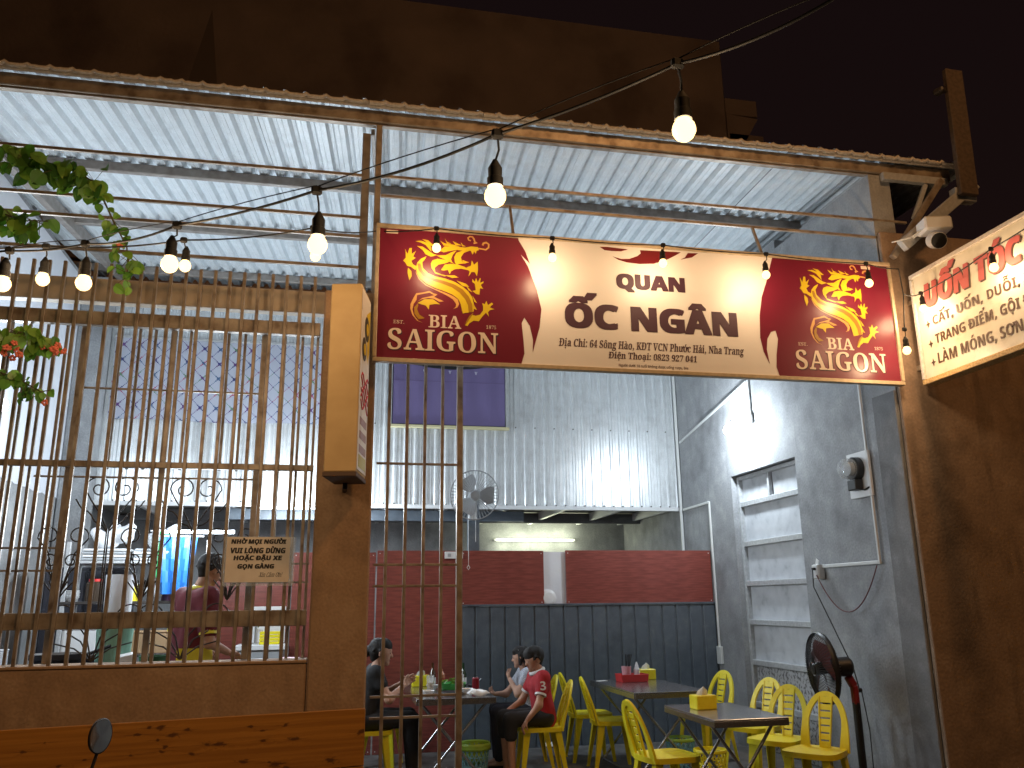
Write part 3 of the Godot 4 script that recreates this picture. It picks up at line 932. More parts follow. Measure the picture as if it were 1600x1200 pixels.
const SHORT_HAIR := [[Vector3(-0.028, 0.05, 0), Vector3(0.026, 0.064, 0), 0.09, 0.078], [Vector3(-0.045, 0.01, 0), Vector3(-0.035, -0.03, 0), 0.062, 0.048], [Vector3(0.06, 0.088, 0.036), Vector3(0.062, 0.088, -0.036), 0.026, 0.026], [Vector3(0.0, 0.045, 0.05), Vector3(0.01, 0.03, 0.07), 0.035, 0.015], [Vector3(0.0, 0.045, -0.05), Vector3(0.01, 0.03, -0.07), 0.035, 0.015], [Vector3(-0.02, 0.12, 0.01), Vector3(0.03, 0.115, -0.02), 0.03, 0.028]]
const TIED_HAIR := [[Vector3(-0.03, 0.045, 0), Vector3(0.022, 0.058, 0), 0.086, 0.074], [Vector3(-0.04, 0.01, 0.02), Vector3(-0.045, -0.04, 0), 0.066, 0.05], [Vector3(-0.105, 0.02, 0), Vector3(-0.125, -0.01, 0), 0.04, 0.036], [Vector3(0.01, 0.05, 0.055), Vector3(0.02, 0.02, 0.075), 0.034, 0.014], [Vector3(0.01, 0.05, -0.055), Vector3(0.02, 0.02, -0.075), 0.034, 0.014]]
const FRINGE_HAIR := [[Vector3(-0.028, 0.045, 0), Vector3(0.024, 0.058, 0), 0.087, 0.075], [Vector3(-0.045, 0.0, 0.0), Vector3(-0.05, -0.09, 0), 0.066, 0.045], [Vector3(0.07, 0.075, 0.04), Vector3(0.07, 0.075, -0.04), 0.024, 0.024], [Vector3(0.0, 0.04, 0.06), Vector3(0.005, -0.06, 0.07), 0.034, 0.02], [Vector3(0.0, 0.04, -0.06), Vector3(0.005, -0.06, -0.07), 0.034, 0.02]]

# a seated child or adult; k scales the figure, d holds the arm targets in the person's own space
func seated(label: String, at: Vector3, turn: float, k: float, d: Dictionary) -> Node3D:
	var o := thing("person", label, "person", at, turn)
	var seat := 0.44
	var hip := V(-0.06, seat + 0.09 * k, 0)
	var chest := V(-0.06 + d.lean, seat + 0.36 * k, 0)
	var neck := V(-0.06 + d.lean * 1.25, seat + 0.50 * k, 0)
	var hd := neck + V(0.035 * k + d.get("poke", 0.0), 0.125 * k, 0)
	var skin := S()
	var B := [[hip, chest, 0.085 * k, 0.08 * k], [chest, neck, 0.07 * k, 0.045 * k], [neck, hd - V(0.02 * k, 0.03 * k, 0), 0.045 * k, 0.045 * k]]
	var SH := [[hip + V(-0.01, -0.03 * k, 0.045 * k), chest + V(0, 0, 0.05 * k), 0.108 * k, 0.098 * k], [hip + V(-0.01, -0.03 * k, -0.045 * k), chest + V(0, 0, -0.05 * k), 0.108 * k, 0.098 * k], [chest + V(0, 0.02, 0.07 * k), chest + V(0, 0.02, -0.07 * k), 0.095 * k, 0.095 * k], [chest + V(0, 0.1 * k, 0.11 * k), chest + V(0, 0.1 * k, -0.11 * k), 0.062 * k, 0.062 * k]]
	var LG := []
	var feet := []
	for s in [-1.0, 1.0]:
		var hipj: Vector3 = hip + V(0, -0.02 * k, s * 0.075 * k)
		var knee: Vector3 = V(0.36 * k - 0.03, seat + 0.07 * k, s * d.knees)
		var ank: Vector3 = V(0.36 * k + d.get("foot", -0.02), 0.075, s * d.knees * 0.9)
		B.append([hipj, knee, 0.072 * k, 0.052 * k])
		B.append([knee, ank, 0.05 * k, 0.033 * k])
		B.append([ank - V(0.02, 0.03, 0), ank + V(0.11 * k, -0.045, 0), 0.03 * k, 0.026 * k])
		LG.append([hipj, knee, 0.088 * k, 0.07 * k])
		if d.long:
			LG.append([knee, ank + V(0, 0.02, 0), 0.066 * k, 0.05 * k])
		else:
			LG.append([knee, knee.lerp(ank, 0.3), 0.07 * k, 0.068 * k])
		feet.append([ank + V(-0.035, -0.055, 0), ank + V(0.12 * k, -0.055, 0), 0.02, 0.02])
		var sho: Vector3 = chest + V(0, 0.1 * k, s * 0.15 * k)
		var el: Vector3 = d.elbow[0] if s < 0.0 else d.elbow[1]
		var wr: Vector3 = d.wrist[0] if s < 0.0 else d.wrist[1]
		B.append([sho, el, 0.042 * k, 0.036 * k])
		B.append([el, wr, 0.037 * k, 0.024 * k])
		SH.append([sho, sho.lerp(el, d.sleeve), 0.068 * k, 0.06 * k])
		SH.append([chest + V(0, 0.06 * k, s * 0.06 * k), sho, 0.085 * k, 0.062 * k])
		hand(skin, wr, (wr - el).normalized() + d.bend, d.palm, Vector3.UP + V(0.3, 0, 0), d.curl, k)
	LG.append([hip + V(0, -0.03, 0.05 * k), hip + V(0, -0.03, -0.05 * k), 0.1 * k, 0.1 * k])
	blend(skin, B, 0.014, 0.03)
	head(skin, o, Transform3D(Basis(Vector3.UP, d.gaze) * Basis(Vector3.BACK, d.get("nod", 0.0)), hd), k, d.hair)
	put("body", skin, d.skin, o)
	layer("shirt", SH, 0.013, 0.035, d.shirt, o)
	layer("trousers", LG, 0.014, 0.03, d.trousers, o)
	for f in feet:
		put("sandal", S().bar(f[0], f[1], 0.075, 0.02, 0.006), M.rubber, o)
	if d.has("collar"):
		var p := PackedVector3Array()
		for i in 17:
			var g := TAU * i / 16.0
			p.append(neck + V(cos(g) * 0.066 * k + 0.006, 0.012 + 0.022 * cos(g + PI), sin(g) * 0.07 * k))
		put("collar", S().tube(p, 0.021 * k, 8, -1.0, false), d.collar, o)
		for s in [0, 1]:
			var z := -1.0 if s == 0 else 1.0
			var sho: Vector3 = chest + V(0, 0.1 * k, z * 0.15 * k)
			var c: Vector3 = sho.lerp(d.elbow[s], d.sleeve + 0.12)
			var ax: Vector3 = (d.elbow[s] - sho).normalized()
			put("cuff", S().tube(PackedVector3Array([c - ax * 0.009, c + ax * 0.009]), 0.059 * k, 14), d.collar, o)
	return o

func diners() -> void:
	var red := patchy(62, 0.01, [[0.0, 0.27, 0.01, 0.016], [1.0, 0.42, 0.015, 0.022]], 0.85, 0.6, 0.7, 0.018)
	var white := mat(0.68, 0.68, 0.68, 0.85)
	var boy := seated("boy in red polo shirt with white collar seated at the table end", V(1.85, 0, -2.08), PI + 0.08, 0.87, {"lean": 0.04, "knees": 0.1, "long": false, "foot": -0.05,
		"elbow": [V(0.05, 0.62, -0.2), V(0.08, 0.62, 0.2)], "wrist": [V(0.16, 0.50, -0.2), V(0.24, 0.55, 0.12)], "bend": V(0.2, -0.5, 0), "palm": V(0, -1, 0), "curl": 0.5, "sleeve": 0.5,
		"gaze": 0.1, "nod": -0.22, "hair": SHORT_HAIR, "skin": M.skin, "shirt": red, "trousers": mat(0.02, 0.021, 0.024, 0.9), "collar": white})
	put("sleeve_number", letters("3", font(false, true), -0.03, -0.04, 0.05, 0.075, 0.004), white, boy, Vector3.ZERO).transform = Transform3D(Basis(Vector3.UP, PI) * Basis(Vector3.RIGHT, -0.28), V(0.012, 0.785, -0.226))
	var print_cloth := patchy(61, 0.05, [[0.0, 0.12, 0.14, 0.2], [0.44, 0.2, 0.22, 0.3], [0.52, 0.6, 0.62, 0.66], [1.0, 0.66, 0.68, 0.72]], 0.9, 0.25)
	var girl := seated("girl in white patterned shirt eating beside the boy", V(1.86, 0, -2.62), PI - 0.05, 0.85, {"lean": 0.05, "knees": 0.08, "long": true, "foot": -0.04,
		"elbow": [V(0.1, 0.66, -0.19), V(0.16, 0.63, 0.17)], "wrist": [V(0.16, 0.79, -0.07), V(0.28, 0.64, 0.1)], "bend": V(0.0, 0.3, 0), "palm": V(-1, 0, 0), "curl": 0.75, "sleeve": 0.45,
		"gaze": -0.25, "nod": -0.05, "hair": FRINGE_HAIR, "skin": M.skin_fair, "shirt": print_cloth, "trousers": mat(0.03, 0.032, 0.045, 0.9)})
	put("hair_clip", S().box(V(0.06, 1.045, -0.04), V(0.03, 0.008, 0.012), 0.003, Basis(Vector3.UP, 0.6)), M.white_plastic, girl)
	seated("person in black short sleeved top reaching over the table behind the bars", V(0.40, 0, -2.3), 0.0, 1.0, {"lean": 0.07, "knees": 0.12, "long": true, "foot": 0.0,
		"elbow": [V(0.12, 0.70, -0.2), V(0.13, 0.69, 0.22)], "wrist": [V(0.27, 0.80, -0.06), V(0.27, 0.79, 0.07)], "bend": V(0.2, 0.2, 0), "palm": V(0.3, 0, 1), "curl": 0.55, "sleeve": 0.42,
		"gaze": -0.15, "nod": -0.1, "hair": TIED_HAIR, "skin": M.skin_fair, "shirt": patchy(63, 0.01, [[0.0, 0.009, 0.009, 0.01], [1.0, 0.022, 0.022, 0.024]], 0.85, 0.6, 0.7, 0.018), "trousers": mat(0.014, 0.014, 0.016, 0.9)})

func cook() -> void:
	var o := thing("person", "cook in maroon polo shirt with yellow collar standing in the kitchen", "person", V(-1.05, 0.17, -1.35), 0.62)
	var y0 := 0.0
	var hip := V(0, 0.94, 0)
	var chest := V(0.03, 1.28, 0)
	var neck := V(0.07, 1.47, 0)
	var hd := neck + V(0.055, 0.115, 0)
	var skin := S()
	var B := [[hip, chest, 0.09, 0.09], [chest, neck, 0.075, 0.05], [neck, hd - V(0.02, 0.02, 0), 0.05, 0.05]]
	var SH := [[hip + V(0, -0.06, 0.05), chest + V(0, 0, 0.07), 0.118, 0.112], [hip + V(0, -0.06, -0.05), chest + V(0, 0, -0.07), 0.118, 0.112], [chest + V(0.0, 0.1, 0.15), chest + V(0.0, 0.1, -0.15), 0.068, 0.068]]
	var LG := [[hip + V(0, -0.05, 0.06), hip + V(0, -0.05, -0.06), 0.11, 0.11]]
	var el := [V(0.02, 1.08, -0.27), V(0.02, 1.06, 0.27)]
	var wr := [V(0.23, 0.98, -0.2), V(0.22, 0.98, 0.2)]
	for i in 2:
		var s := -1.0 if i == 0 else 1.0
		var sho := chest + V(0.0, 0.11, s * 0.19)
		B.append([sho, el[i], 0.044, 0.04])
		B.append([el[i], wr[i], 0.042, 0.027])
		SH.append([sho, sho.lerp(el[i], 0.7), 0.078, 0.076])
		SH.append([chest + V(0, 0.08, s * 0.08), sho, 0.1, 0.07])
		hand(skin, wr[i], V(1, -0.2, 0), V(0, -1, 0), V(0, 0, -s), 0.6)
		var hj := hip + V(0, -0.04, s * 0.09)
		B.append([hj, V(0.02, 0.5, s * 0.1), 0.085, 0.056])
		B.append([V(0.02, 0.5, s * 0.1), V(-0.02, 0.07, s * 0.11), 0.056, 0.036])
		B.append([V(-0.04, 0.04, s * 0.11), V(0.14, 0.03, s * 0.12), 0.036, 0.03])
		LG.append([hj, V(0.02, 0.5, s * 0.1), 0.1, 0.075])
		LG.append([V(0.02, 0.5, s * 0.1), V(-0.02, 0.1, s * 0.11), 0.075, 0.06])
		put("sleeve_trim", S().tube(PackedVector3Array([sho.lerp(el[i], 0.76), sho.lerp(el[i], 0.84)]), 0.071, 16), M.lemon, o)
		put("sandal", S().bar(V(-0.06, 0.012, s * 0.11), V(0.17, 0.012, s * 0.12), 0.09, 0.022, 0.006), M.rubber, o)
	blend(skin, B, 0.015, 0.03)
	head(skin, o, Transform3D(Basis(Vector3.UP, 0.1) * Basis(Vector3.BACK, -0.35), hd), 1.0, SHORT_HAIR)
	put("body", skin, M.skin, o)
	layer("shirt", SH, 0.014, 0.04, patchy(64, 0.01, [[0.0, 0.1, 0.01, 0.017], [1.0, 0.17, 0.016, 0.026]], 0.85, 0.6, 0.7, 0.018), o)
	layer("trousers", LG, 0.015, 0.03, mat(0.06, 0.012, 0.018, 0.9), o)
	var p := PackedVector3Array()
	for i in 17:
		var g := TAU * i / 16.0
		p.append(neck + V(cos(g) * 0.066, -0.03 + 0.02 * cos(g + PI), sin(g) * 0.075))
	put("collar", S().tube(p, 0.022, 8, -1.0, false), M.lemon, o)
	# apron tied at the waist, its skirt hanging over the hip
	var ap := S()
	var prof := []
	for i in 15:
		var g := lerpf(0.2, 2.6, i / 14.0)
		prof.append([V(cos(g) * 0.165, 0, sin(g) * 0.2), V(cos(g) * (0.2 + 0.012 * sin(i * 2.1)), 0, sin(g) * (0.235 + 0.012 * sin(i * 2.1)))])
	for i in 14:
		ap.quad(prof[i][0] + V(0, 1.02, 0), prof[i + 1][0] + V(0, 1.02, 0), prof[i + 1][1] + V(0, 0.55, 0), prof[i][1] + V(0, 0.55, 0), (prof[i][0] + prof[i + 1][0]).normalized())
		ap.quad(prof[i][0] * 0.97 + V(0, 1.02, 0), prof[i + 1][0] * 0.97 + V(0, 1.02, 0), prof[i + 1][1] * 0.97 + V(0, 0.55, 0), prof[i][1] * 0.97 + V(0, 0.55, 0), -(prof[i][0] + prof[i + 1][0]).normalized())
	put("apron", ap, M.lemon, o)

# ---------------------------------------------------------------- the building
const ROOF_RISE := 0.065
const ROOF_SKEW := 0.078
const TIN_Y := 5.13

func rib_profile(w: float, pitch: float, flat: float, top: float, high: float, fine := 0.0) -> Array:
	var p := []
	var x := 0.0
	while x < w - 0.001:
		p.append(Vector2(x, 0))
		if fine > 0.0:
			p.append(Vector2(x + flat * 0.42, 0)); p.append(Vector2(x + flat * 0.46, fine)); p.append(Vector2(x + flat * 0.54, fine)); p.append(Vector2(x + flat * 0.58, 0))
		p.append(Vector2(x + flat, 0))
		var sl := (pitch - flat - top) * 0.5
		p.append(Vector2(x + flat + sl, high)); p.append(Vector2(x + flat + sl + top, high))
		x += pitch
	p.append(Vector2(x, 0))
	return p

func roof() -> void:
	var o := thing("tin_roof", "corrugated galvanised tin roof over the dining area", "roof", V(0, 0, 0))
	var run := V(ROOF_SKEW, ROOF_RISE, -1.0) * 4.75
	var w := 0.87
	var prof := rib_profile(w, 0.145, 0.076, 0.025, 0.042, 0.003)
	var r := RandomNumberGenerator.new()
	r.seed = 3
	for i in 10:
		var x := -3.35 + i * w
		var s := S().sheet(V(x, TIN_Y + 0.005 * (i % 2) + r.randf_range(0.0, 0.003), 0.045 + r.randf_range(-0.015, 0.015)), prof, V(1, 0, 0), Vector3.UP, run * 1.03)
		put("roof_sheet", s, M.tin, o)
	# lime-daubed front edge following the ribs
	for i in 10:
		var p := PackedVector3Array()
		for q in 37:
			var f := q / 36.0
			var ph := fposmod(f * w, 0.145)
			var hi: float = 0.022 if ph > 0.098 and ph < 0.13 else 0.006
			p.append(V(-3.35 + i * w + f * w * 0.995, TIN_Y + 0.004 + hi + r.randf_range(-0.003, 0.003), 0.06 + r.randf_range(-0.003, 0.003)))
		put("edge_mortar", S().tube(p, 0.016, 6, 0.013), M.lime, o)
	put("closure_strip", S().box(V(0.96, TIN_Y + 0.004, 0.032), V(8.66, 0.034, 0.025), 0.004), M.lime, o)
	put("front_beam", S().box(V(0.9, 5.068, -0.03), V(8.5, 0.1, 0.06), 0.006), M.iron, o)
	put("beam_lip", S().box(V(0.9, 5.012, -0.045), V(8.5, 0.016, 0.05), 0.003), M.iron, o)
	for z in [-1.4, -2.76, -4.3]:
		var y: float = TIN_Y - z * ROOF_RISE
		var x1: float = 4.42 - z * ROOF_SKEW
		put("purlin", S().box(V((x1 - 3.2) * 0.5, y - 0.046, z), V(x1 + 3.2, 0.085, 0.055), 0.005), M.steel, o)
	put("rafter", S().bar(V(4.46, 5.03, -0.02), V(4.46 + 0.35, 5.03 + 0.295, -4.5), 0.07, 0.13, 0.006), M.steel_pale, o)
	put("rafter", S().bar(V(-2.86, 5.03, -0.02), V(-2.6, 5.03 + 0.295, -4.5), 0.07, 0.13, 0.006), M.steel, o)
	put("rafter", S().bar(V(0.17, 4.99, -0.1), V(0.17 + 0.33, 4.99 + 0.27, -4.4), 0.03, 0.05, 0.004), M.steel, o)
	var bolts := S()
	for z in [-1.4, -2.76]:
		for i in 50:
			bolts.tube(PackedVector3Array([V(-3.0 + i * 0.145 - z * 0.078, TIN_Y - z * ROOF_RISE - 0.012, z + 0.026), V(-3.0 + i * 0.145 - z * 0.078, TIN_Y - z * ROOF_RISE + 0.008, z + 0.026)]), 0.004, 5)
	var b := put("roof_screws", bolts, M.steel_pale, o)
	b.set_meta("kind", "stuff")

func posts_and_rails() -> void:
	var o := thing("roof_post", "pair of steel posts rising from the stucco pillar to the roof beam", "post", V(0, 3.64, 0))
	put("post_tube", S().box(V(0.215, 0.685, -0.03), V(0.045, 1.355, 0.045), 0.004), M.iron, o)
	put("post_tube", S().box(V(0.125, 0.66, -0.1), V(0.06, 1.32, 0.05), 0.004), M.steel, o)
	var i := 0
	var rows := ["top", "second", "third", "lowest"]
	for y in [4.57, 4.23, 4.08, 3.84]:
		tag(put("overhead_rail", S().bar(V(-3.1, y, -0.02), V(0.1, y, -0.02), 0.022, 0.022, 0.002), M.iron, self), "%s thin horizontal steel rail above the barred fence" % rows[i], "rail", "thin rails under the roof")
		i += 1
	i = 0
	for y in [4.58, 4.42]:
		tag(put("overhead_rail", S().bar(V(0.24, y, -0.02), V(4.66 - 0.12 * i, y, -0.02), 0.022, 0.022, 0.002), M.iron, self), "%s thin steel rail above the printed sign" % ["upper", "lower"][i], "rail", "thin rails under the roof")
		i += 1
	# the right-hand end of the frame
	var f := thing("roof_bracket", "pale steel bracket frame at the outer end of the roof beam", "bracket", V(4.5, 4.0, -0.15))
	put("upright", S().box(V(0.03, 0.5, 0), V(0.09, 1.0, 0.09), 0.005), M.steel_pale, f)
	put("arm", S().bar(V(-0.05, 0.975, 0.17), V(0.58, 0.975, 0.17), 0.05, 0.07, 0.004), M.steel_pale, f)
	put("brace", S().bar(V(0.47, 0.95, 0.24), V(-0.1, 0.2, 0.24), 0.05, 0.05, 0.004), M.iron, f)
	put("brace", S().bar(V(0.36, 0.93, 0.18), V(0.2, 0.6, 0.18), 0.035, 0.035, 0.004), M.steel_pale, f)
	put("brace", S().bar(V(0.72, 0.9, 0.32), V(-0.06, 0.27, 0.32), 0.06, 0.1, 0.005), M.steel_pale, f)
	var u := thing("wall_plank", "tall weathered plank rising above the end of the roof", "plank", V(5.1, 4.78, 0.22))
	put("board", S().box(V(0.02, 0.58, 0), V(0.17, 1.2, 0.05), 0.006, Basis(Vector3.BACK, -0.03)), patchy(55, 0.02, [[0.0, 0.06, 0.04, 0.028], [1.0, 0.13, 0.09, 0.06]], 0.8, 0.5), u)
	put("cleat", S().box(V(0.0, 0.0, -0.06), V(0.2, 0.12, 0.08), 0.006), M.steel_pale, u)
	var c := thing("security_camera", "small dark camera fixed near the plank top", "camera", V(4.98, 5.72, 0.24))
	put("mount", S().bar(V(0.1, 0.02, -0.03), V(0.0, 0.02, 0), 0.015, 0.015, 0.002), M.iron_dark, c)
	put("housing", S().box(V(-0.02, 0.0, 0.0), V(0.07, 0.05, 0.09), 0.012, Basis(Vector3.UP, 0.4)), M.iron_dark, c)
	var cc := thing("security_camera", "white box camera with round black lens beside the hair salon board", "camera", V(4.58, 4.31, 0.38), -0.25)
	cc.scale = Vector3.ONE * 1.3
	put("housing", S().box(V(0.02, 0.05, -0.03), V(0.17, 0.09, 0.13), 0.012), M.white_plastic, cc)
	put("mount", S().tube(PackedVector3Array([V(-0.04, 0.03, -0.06), V(-0.09, 0.02, -0.16), V(-0.12, 0.05, -0.3)]), 0.01, 7), M.white_plastic, cc)
	put("lens_barrel", S().lathe([Vector2(0, 0), Vector2(0.05, 0.0), Vector2(0.052, 0.03), Vector2(0.05, 0.07), Vector2(0, 0.07)], 20, Transform3D(Basis(Vector3.RIGHT, PI / 2 + 0.45), V(0.0, -0.045, -0.02))), M.white_plastic, cc)
	put("lens", S().lathe([Vector2(0, 0.073), Vector2(0.02, 0.0725), Vector2(0.047, 0.071), Vector2(0.047, 0.06)], 20, Transform3D(Basis(Vector3.RIGHT, PI / 2 + 0.45), V(0.0, -0.045, -0.02))), M.black_plastic, cc)
	put("cable", S().tube(PackedVector3Array([V(-0.06, 0.03, -0.03), V(-0.12, -0.01, -0.05), V(-0.2, 0.0, -0.14)]), 0.005, 6), M.wire_white, cc)

func walls() -> void:
	# right-hand side wall with a door opening
	var o := thing("side_wall", "bare grey concrete side wall with metal door and conduit", "wall", V(4.34, 0, 0))
	put("masonry", S().box(V(0.1, 2.5, -0.805), V(0.2, 5.0, 1.59)).box(V(0.1, 2.6, -4.985), V(0.2, 5.2, 4.03)).box(V(0.1, 3.965, -2.285), V(0.2, 2.27, 1.37)), M.concrete, o)
	put("pilaster", S().box(V(-0.011, 1.55, -0.15), V(0.02, 3.1, 0.29), 0.006), M.concrete_dark, o)
	# painted brown street face to the right of the opening
	var st := thing("street_wall", "brown weathered plaster wall right of the restaurant opening", "wall", V(4.345, 0, 0))
	put("plaster_face", S().box(V(2.6, 2.15, 0.02), V(5.2, 4.6, 0.04), 0.006), M.plaster, st)
	var d := thing("metal_door", "pale recessed metal door of stacked panels in the concrete side wall", "door", V(4.43, 0, -2.285))
	var ys := [0.0, 0.43, 0.85, 1.26, 1.66, 2.08, 2.51, 2.83]
	var door_m := patchy(71, 0.008, [[0.0, 0.34, 0.36, 0.39], [0.3, 0.46, 0.48, 0.51], [1.0, 0.55, 0.57, 0.6]], 0.6, 0.9, 0.1)
	var dirty := patchy(72, 0.02, [[0.0, 0.06, 0.06, 0.065], [0.36, 0.2, 0.2, 0.2], [0.48, 0.42, 0.43, 0.45], [1.0, 0.52, 0.53, 0.55]], 0.7, 0.5, 0.1)
	for i in 7:
		if i < 6:
			put("panel", S().box(V(0.03, (ys[i] + ys[i + 1]) * 0.5, 0), V(0.02, ys[i + 1] - ys[i] - 0.01, 1.3), 0.002), dirty if i == 1 or i == 0 else door_m, d)
		else:
			for z in [-0.335, 0.335]:
				put("panel", S().box(V(0.03, (ys[i] + ys[i + 1]) * 0.5, z), V(0.02, ys[i + 1] - ys[i] - 0.01, 0.62), 0.002), door_m, d)
		if i > 0:
			put("crossbar", S().box(V(0.0, ys[i], 0), V(0.045, 0.055, 1.3), 0.004), M.steel_pale, d)
	put("crossbar", S().box(V(0.0, 2.67, 0), V(0.04, 0.26, 0.045), 0.004), M.steel_pale, d)
	for z in [-0.66, 0.66]:
		put("frame_post", S().box(V(0.0, 1.41, z), V(0.055, 2.82, 0.05), 0.004), M.steel_pale, d)
	put("frame_head", S().box(V(0.0, 2.8, 0), V(0.055, 0.04, 1.26), 0.004), M.steel_pale, d)
	# left-hand wall, white above and bare below
	var l := thing("side_wall", "white painted side wall behind the barred fence", "wall", V(-2.95, 0, 0))
	put("masonry", S().box(V(-0.1, 2.6, -3.4), V(0.2, 5.2, 7.0)), M.concrete, l)
	var edge := PackedVector2Array([Vector2(0, 5.15), Vector2(4.3, 5.15)])
	var rr := RandomNumberGenerator.new()
	rr.seed = 8
	for i in 44:
		edge.append(Vector2(4.3 - i * 0.1, 2.68 + rr.randf_range(-0.012, 0.014) + (0.0 if i < 14 else -0.05)))
	put("paint_coat", S().prism(edge, 0.006, Transform3D(Basis(Vector3.BACK, Vector3.UP, Vector3.RIGHT), V(0.0, 0, -4.3))), M.white_paint, l)
	var c := thing("corner_column", "grey concrete column in the back corner behind the fence", "column", V(-2.79, 0, -4.3))
	put("shaft", S().box(V(0, 2.6, 0), V(0.3, 5.2, 0.28), 0.01), M.concrete, c)
	# back wall of the rear room
	var b := thing("back_wall", "concrete back wall of the rear room lit by a tube", "wall", V(0, 0, -6.75))
	put("masonry", S().box(V(0.7, 1.35, 0), V(7.3, 2.7, 0.2)), M.concrete, b)
	# mezzanine
	var z := thing("mezzanine", "steel framed loft deck above the rear room", "loft", V(0, 2.62, -4.46))
	put("deck", S().box(V(0.7, 0.12, -1.13), V(7.28, 0.03, 2.2)), mat(0.3, 0.29, 0.26, 0.8), z)
	put("front_trim", S().box(V(0.85, 0.0, 0.01), V(7.0, 0.05, 0.06), 0.004), M.white_plastic, z)
	for x in [-2.2, -1.2, -0.2, 0.6, 1.35, 2.1, 2.85, 3.6, 4.25]:
		put("joist", S().box(V(x, 0.045, -1.12), V(0.05, 0.11, 2.1), 0.004), M.white_plastic, z)
	put("cross_beam", S().box(V(0.9, 0.02, -1.5), V(6.9, 0.14, 0.07), 0.004), M.concrete_dark, z)
	put("cross_beam", S().box(V(0.55, -0.08, -0.3), V(3.6, 0.13, 0.06), 0.004), M.navy_sheet, z)
	# galvanised cladding above the loft edge
	var k := thing("tin_cladding", "ribbed galvanised tin cladding across the loft front", "cladding", V(-2.66, 2.6, -4.44))
	var prof := rib_profile(0.875, 0.125, 0.075, 0.02, 0.016, 0.006)
	for i in 8:
		put("tin_sheet", S().sheet(V(i * 0.875, 0.02, 0.0 + 0.002 * (i % 2)), prof, Vector3.RIGHT, Vector3.BACK, V(0, 2.42, 0)), M.tin_clad, k)
	var sc := S()
	for row in [[0.05, 56], [1.02, 28]]:
		for i in row[1]:
			var x: float = 0.098 + i * 7.0 / row[1]
			sc.tube(PackedVector3Array([V(x, row[0], 0.01), V(x, row[0], 0.026)]), 0.009, 6)
	put("screws", sc, M.iron_dark, k).set_meta("kind", "stuff")
	put("top_flashing", S().box(V(3.5, 2.47, 0.02), V(7.0, 0.08, 0.03), 0.003), M.steel_pale, k)
	# window with curtain in the cladding
	var w := thing("loft_window", "loft window hung with a purple curtain in the tin cladding", "window", V(1.345, 3.61, -4.4))
	put("sill", S().box(V(0.0, -0.02, 0.02), V(1.5, 0.035, 0.06), 0.004), mat(0.55, 0.5, 0.3, 0.7), w)
	put("opening", S().box(V(0, 0.5, -0.01), V(1.42, 1.0, 0.01)), M.black_plastic, w)
	for s in [-1.0, 1.0]:
		put("jamb", S().box(V(0.725 * s, 0.5, 0.005), V(0.03, 1.02, 0.04), 0.003), M.steel_pale, w)
	var cu := S()
	var cols := 40
	for i in cols:
		for j in 8:
			var q := []
			for e in [[i, j], [i + 1, j], [i + 1, j + 1], [i, j + 1]]:
				var u: float = e[0] / float(cols)
				var v: float = e[1] / 8.0
				var top: float = 0.80 - 0.09 * sin(u * PI)
				q.append(V(-0.7 + 1.4 * u, 0.012 + v * top, 0.012 + 0.006 * sin(u * 31.0 + v) * (0.3 + v)))
			cu.quad(q[0], q[1], q[2], q[3], (q[1] - q[0]).cross(q[3] - q[0]).normalized())
	put("curtain", cu, mat(0.14, 0.11, 0.24, 0.9), w)
	put("hem_band", S().box(V(0, 0.56, 0.022), V(1.4, 0.006, 0.004)), mat(0.1, 0.07, 0.18, 0.9), w)
	for x in [-0.32, 0.0, 0.33]:
		put("curtain_ring", S().tube(PackedVector3Array([V(x - 0.012, 0.70, 0.03), V(x, 0.66, 0.03), V(x + 0.012, 0.70, 0.03)]), 0.004, 5), M.white_plastic, w)
	# printed oilcloth hung over the tin on the left
	var ol := thing("printed_oilcloth", "lilac oilcloth printed with crosses hung over the tin cladding", "cloth", V(-2.6, 3.57, -4.39))
	var cl := S()
	for i in 24:
		var q := []
		for e in [[i, 0.0], [i + 1, 0.0], [i + 1, 1.0], [i, 1.0]]:
			var u: float = e[0] / 24.0
			q.append(V(u * 2.38 + 0.02, e[1] * 0.98 + 0.01 * sin(u * 9.0), 0.004 * sin(u * 40.0)))
		cl.quad(q[0], q[1], q[2], q[3], Vector3.BACK, Vector2(i / 24.0 * 2.38 / 0.72, 0.98 / 0.72), Vector2((i + 1) / 24.0 * 2.38 / 0.72, 0))
	put("cloth", cl, cross_stitch(), ol)
	put("batten", S().box(V(1.2, 0.99, 0.004), V(2.4, 0.03, 0.015), 0.002), M.steel_pale, ol)

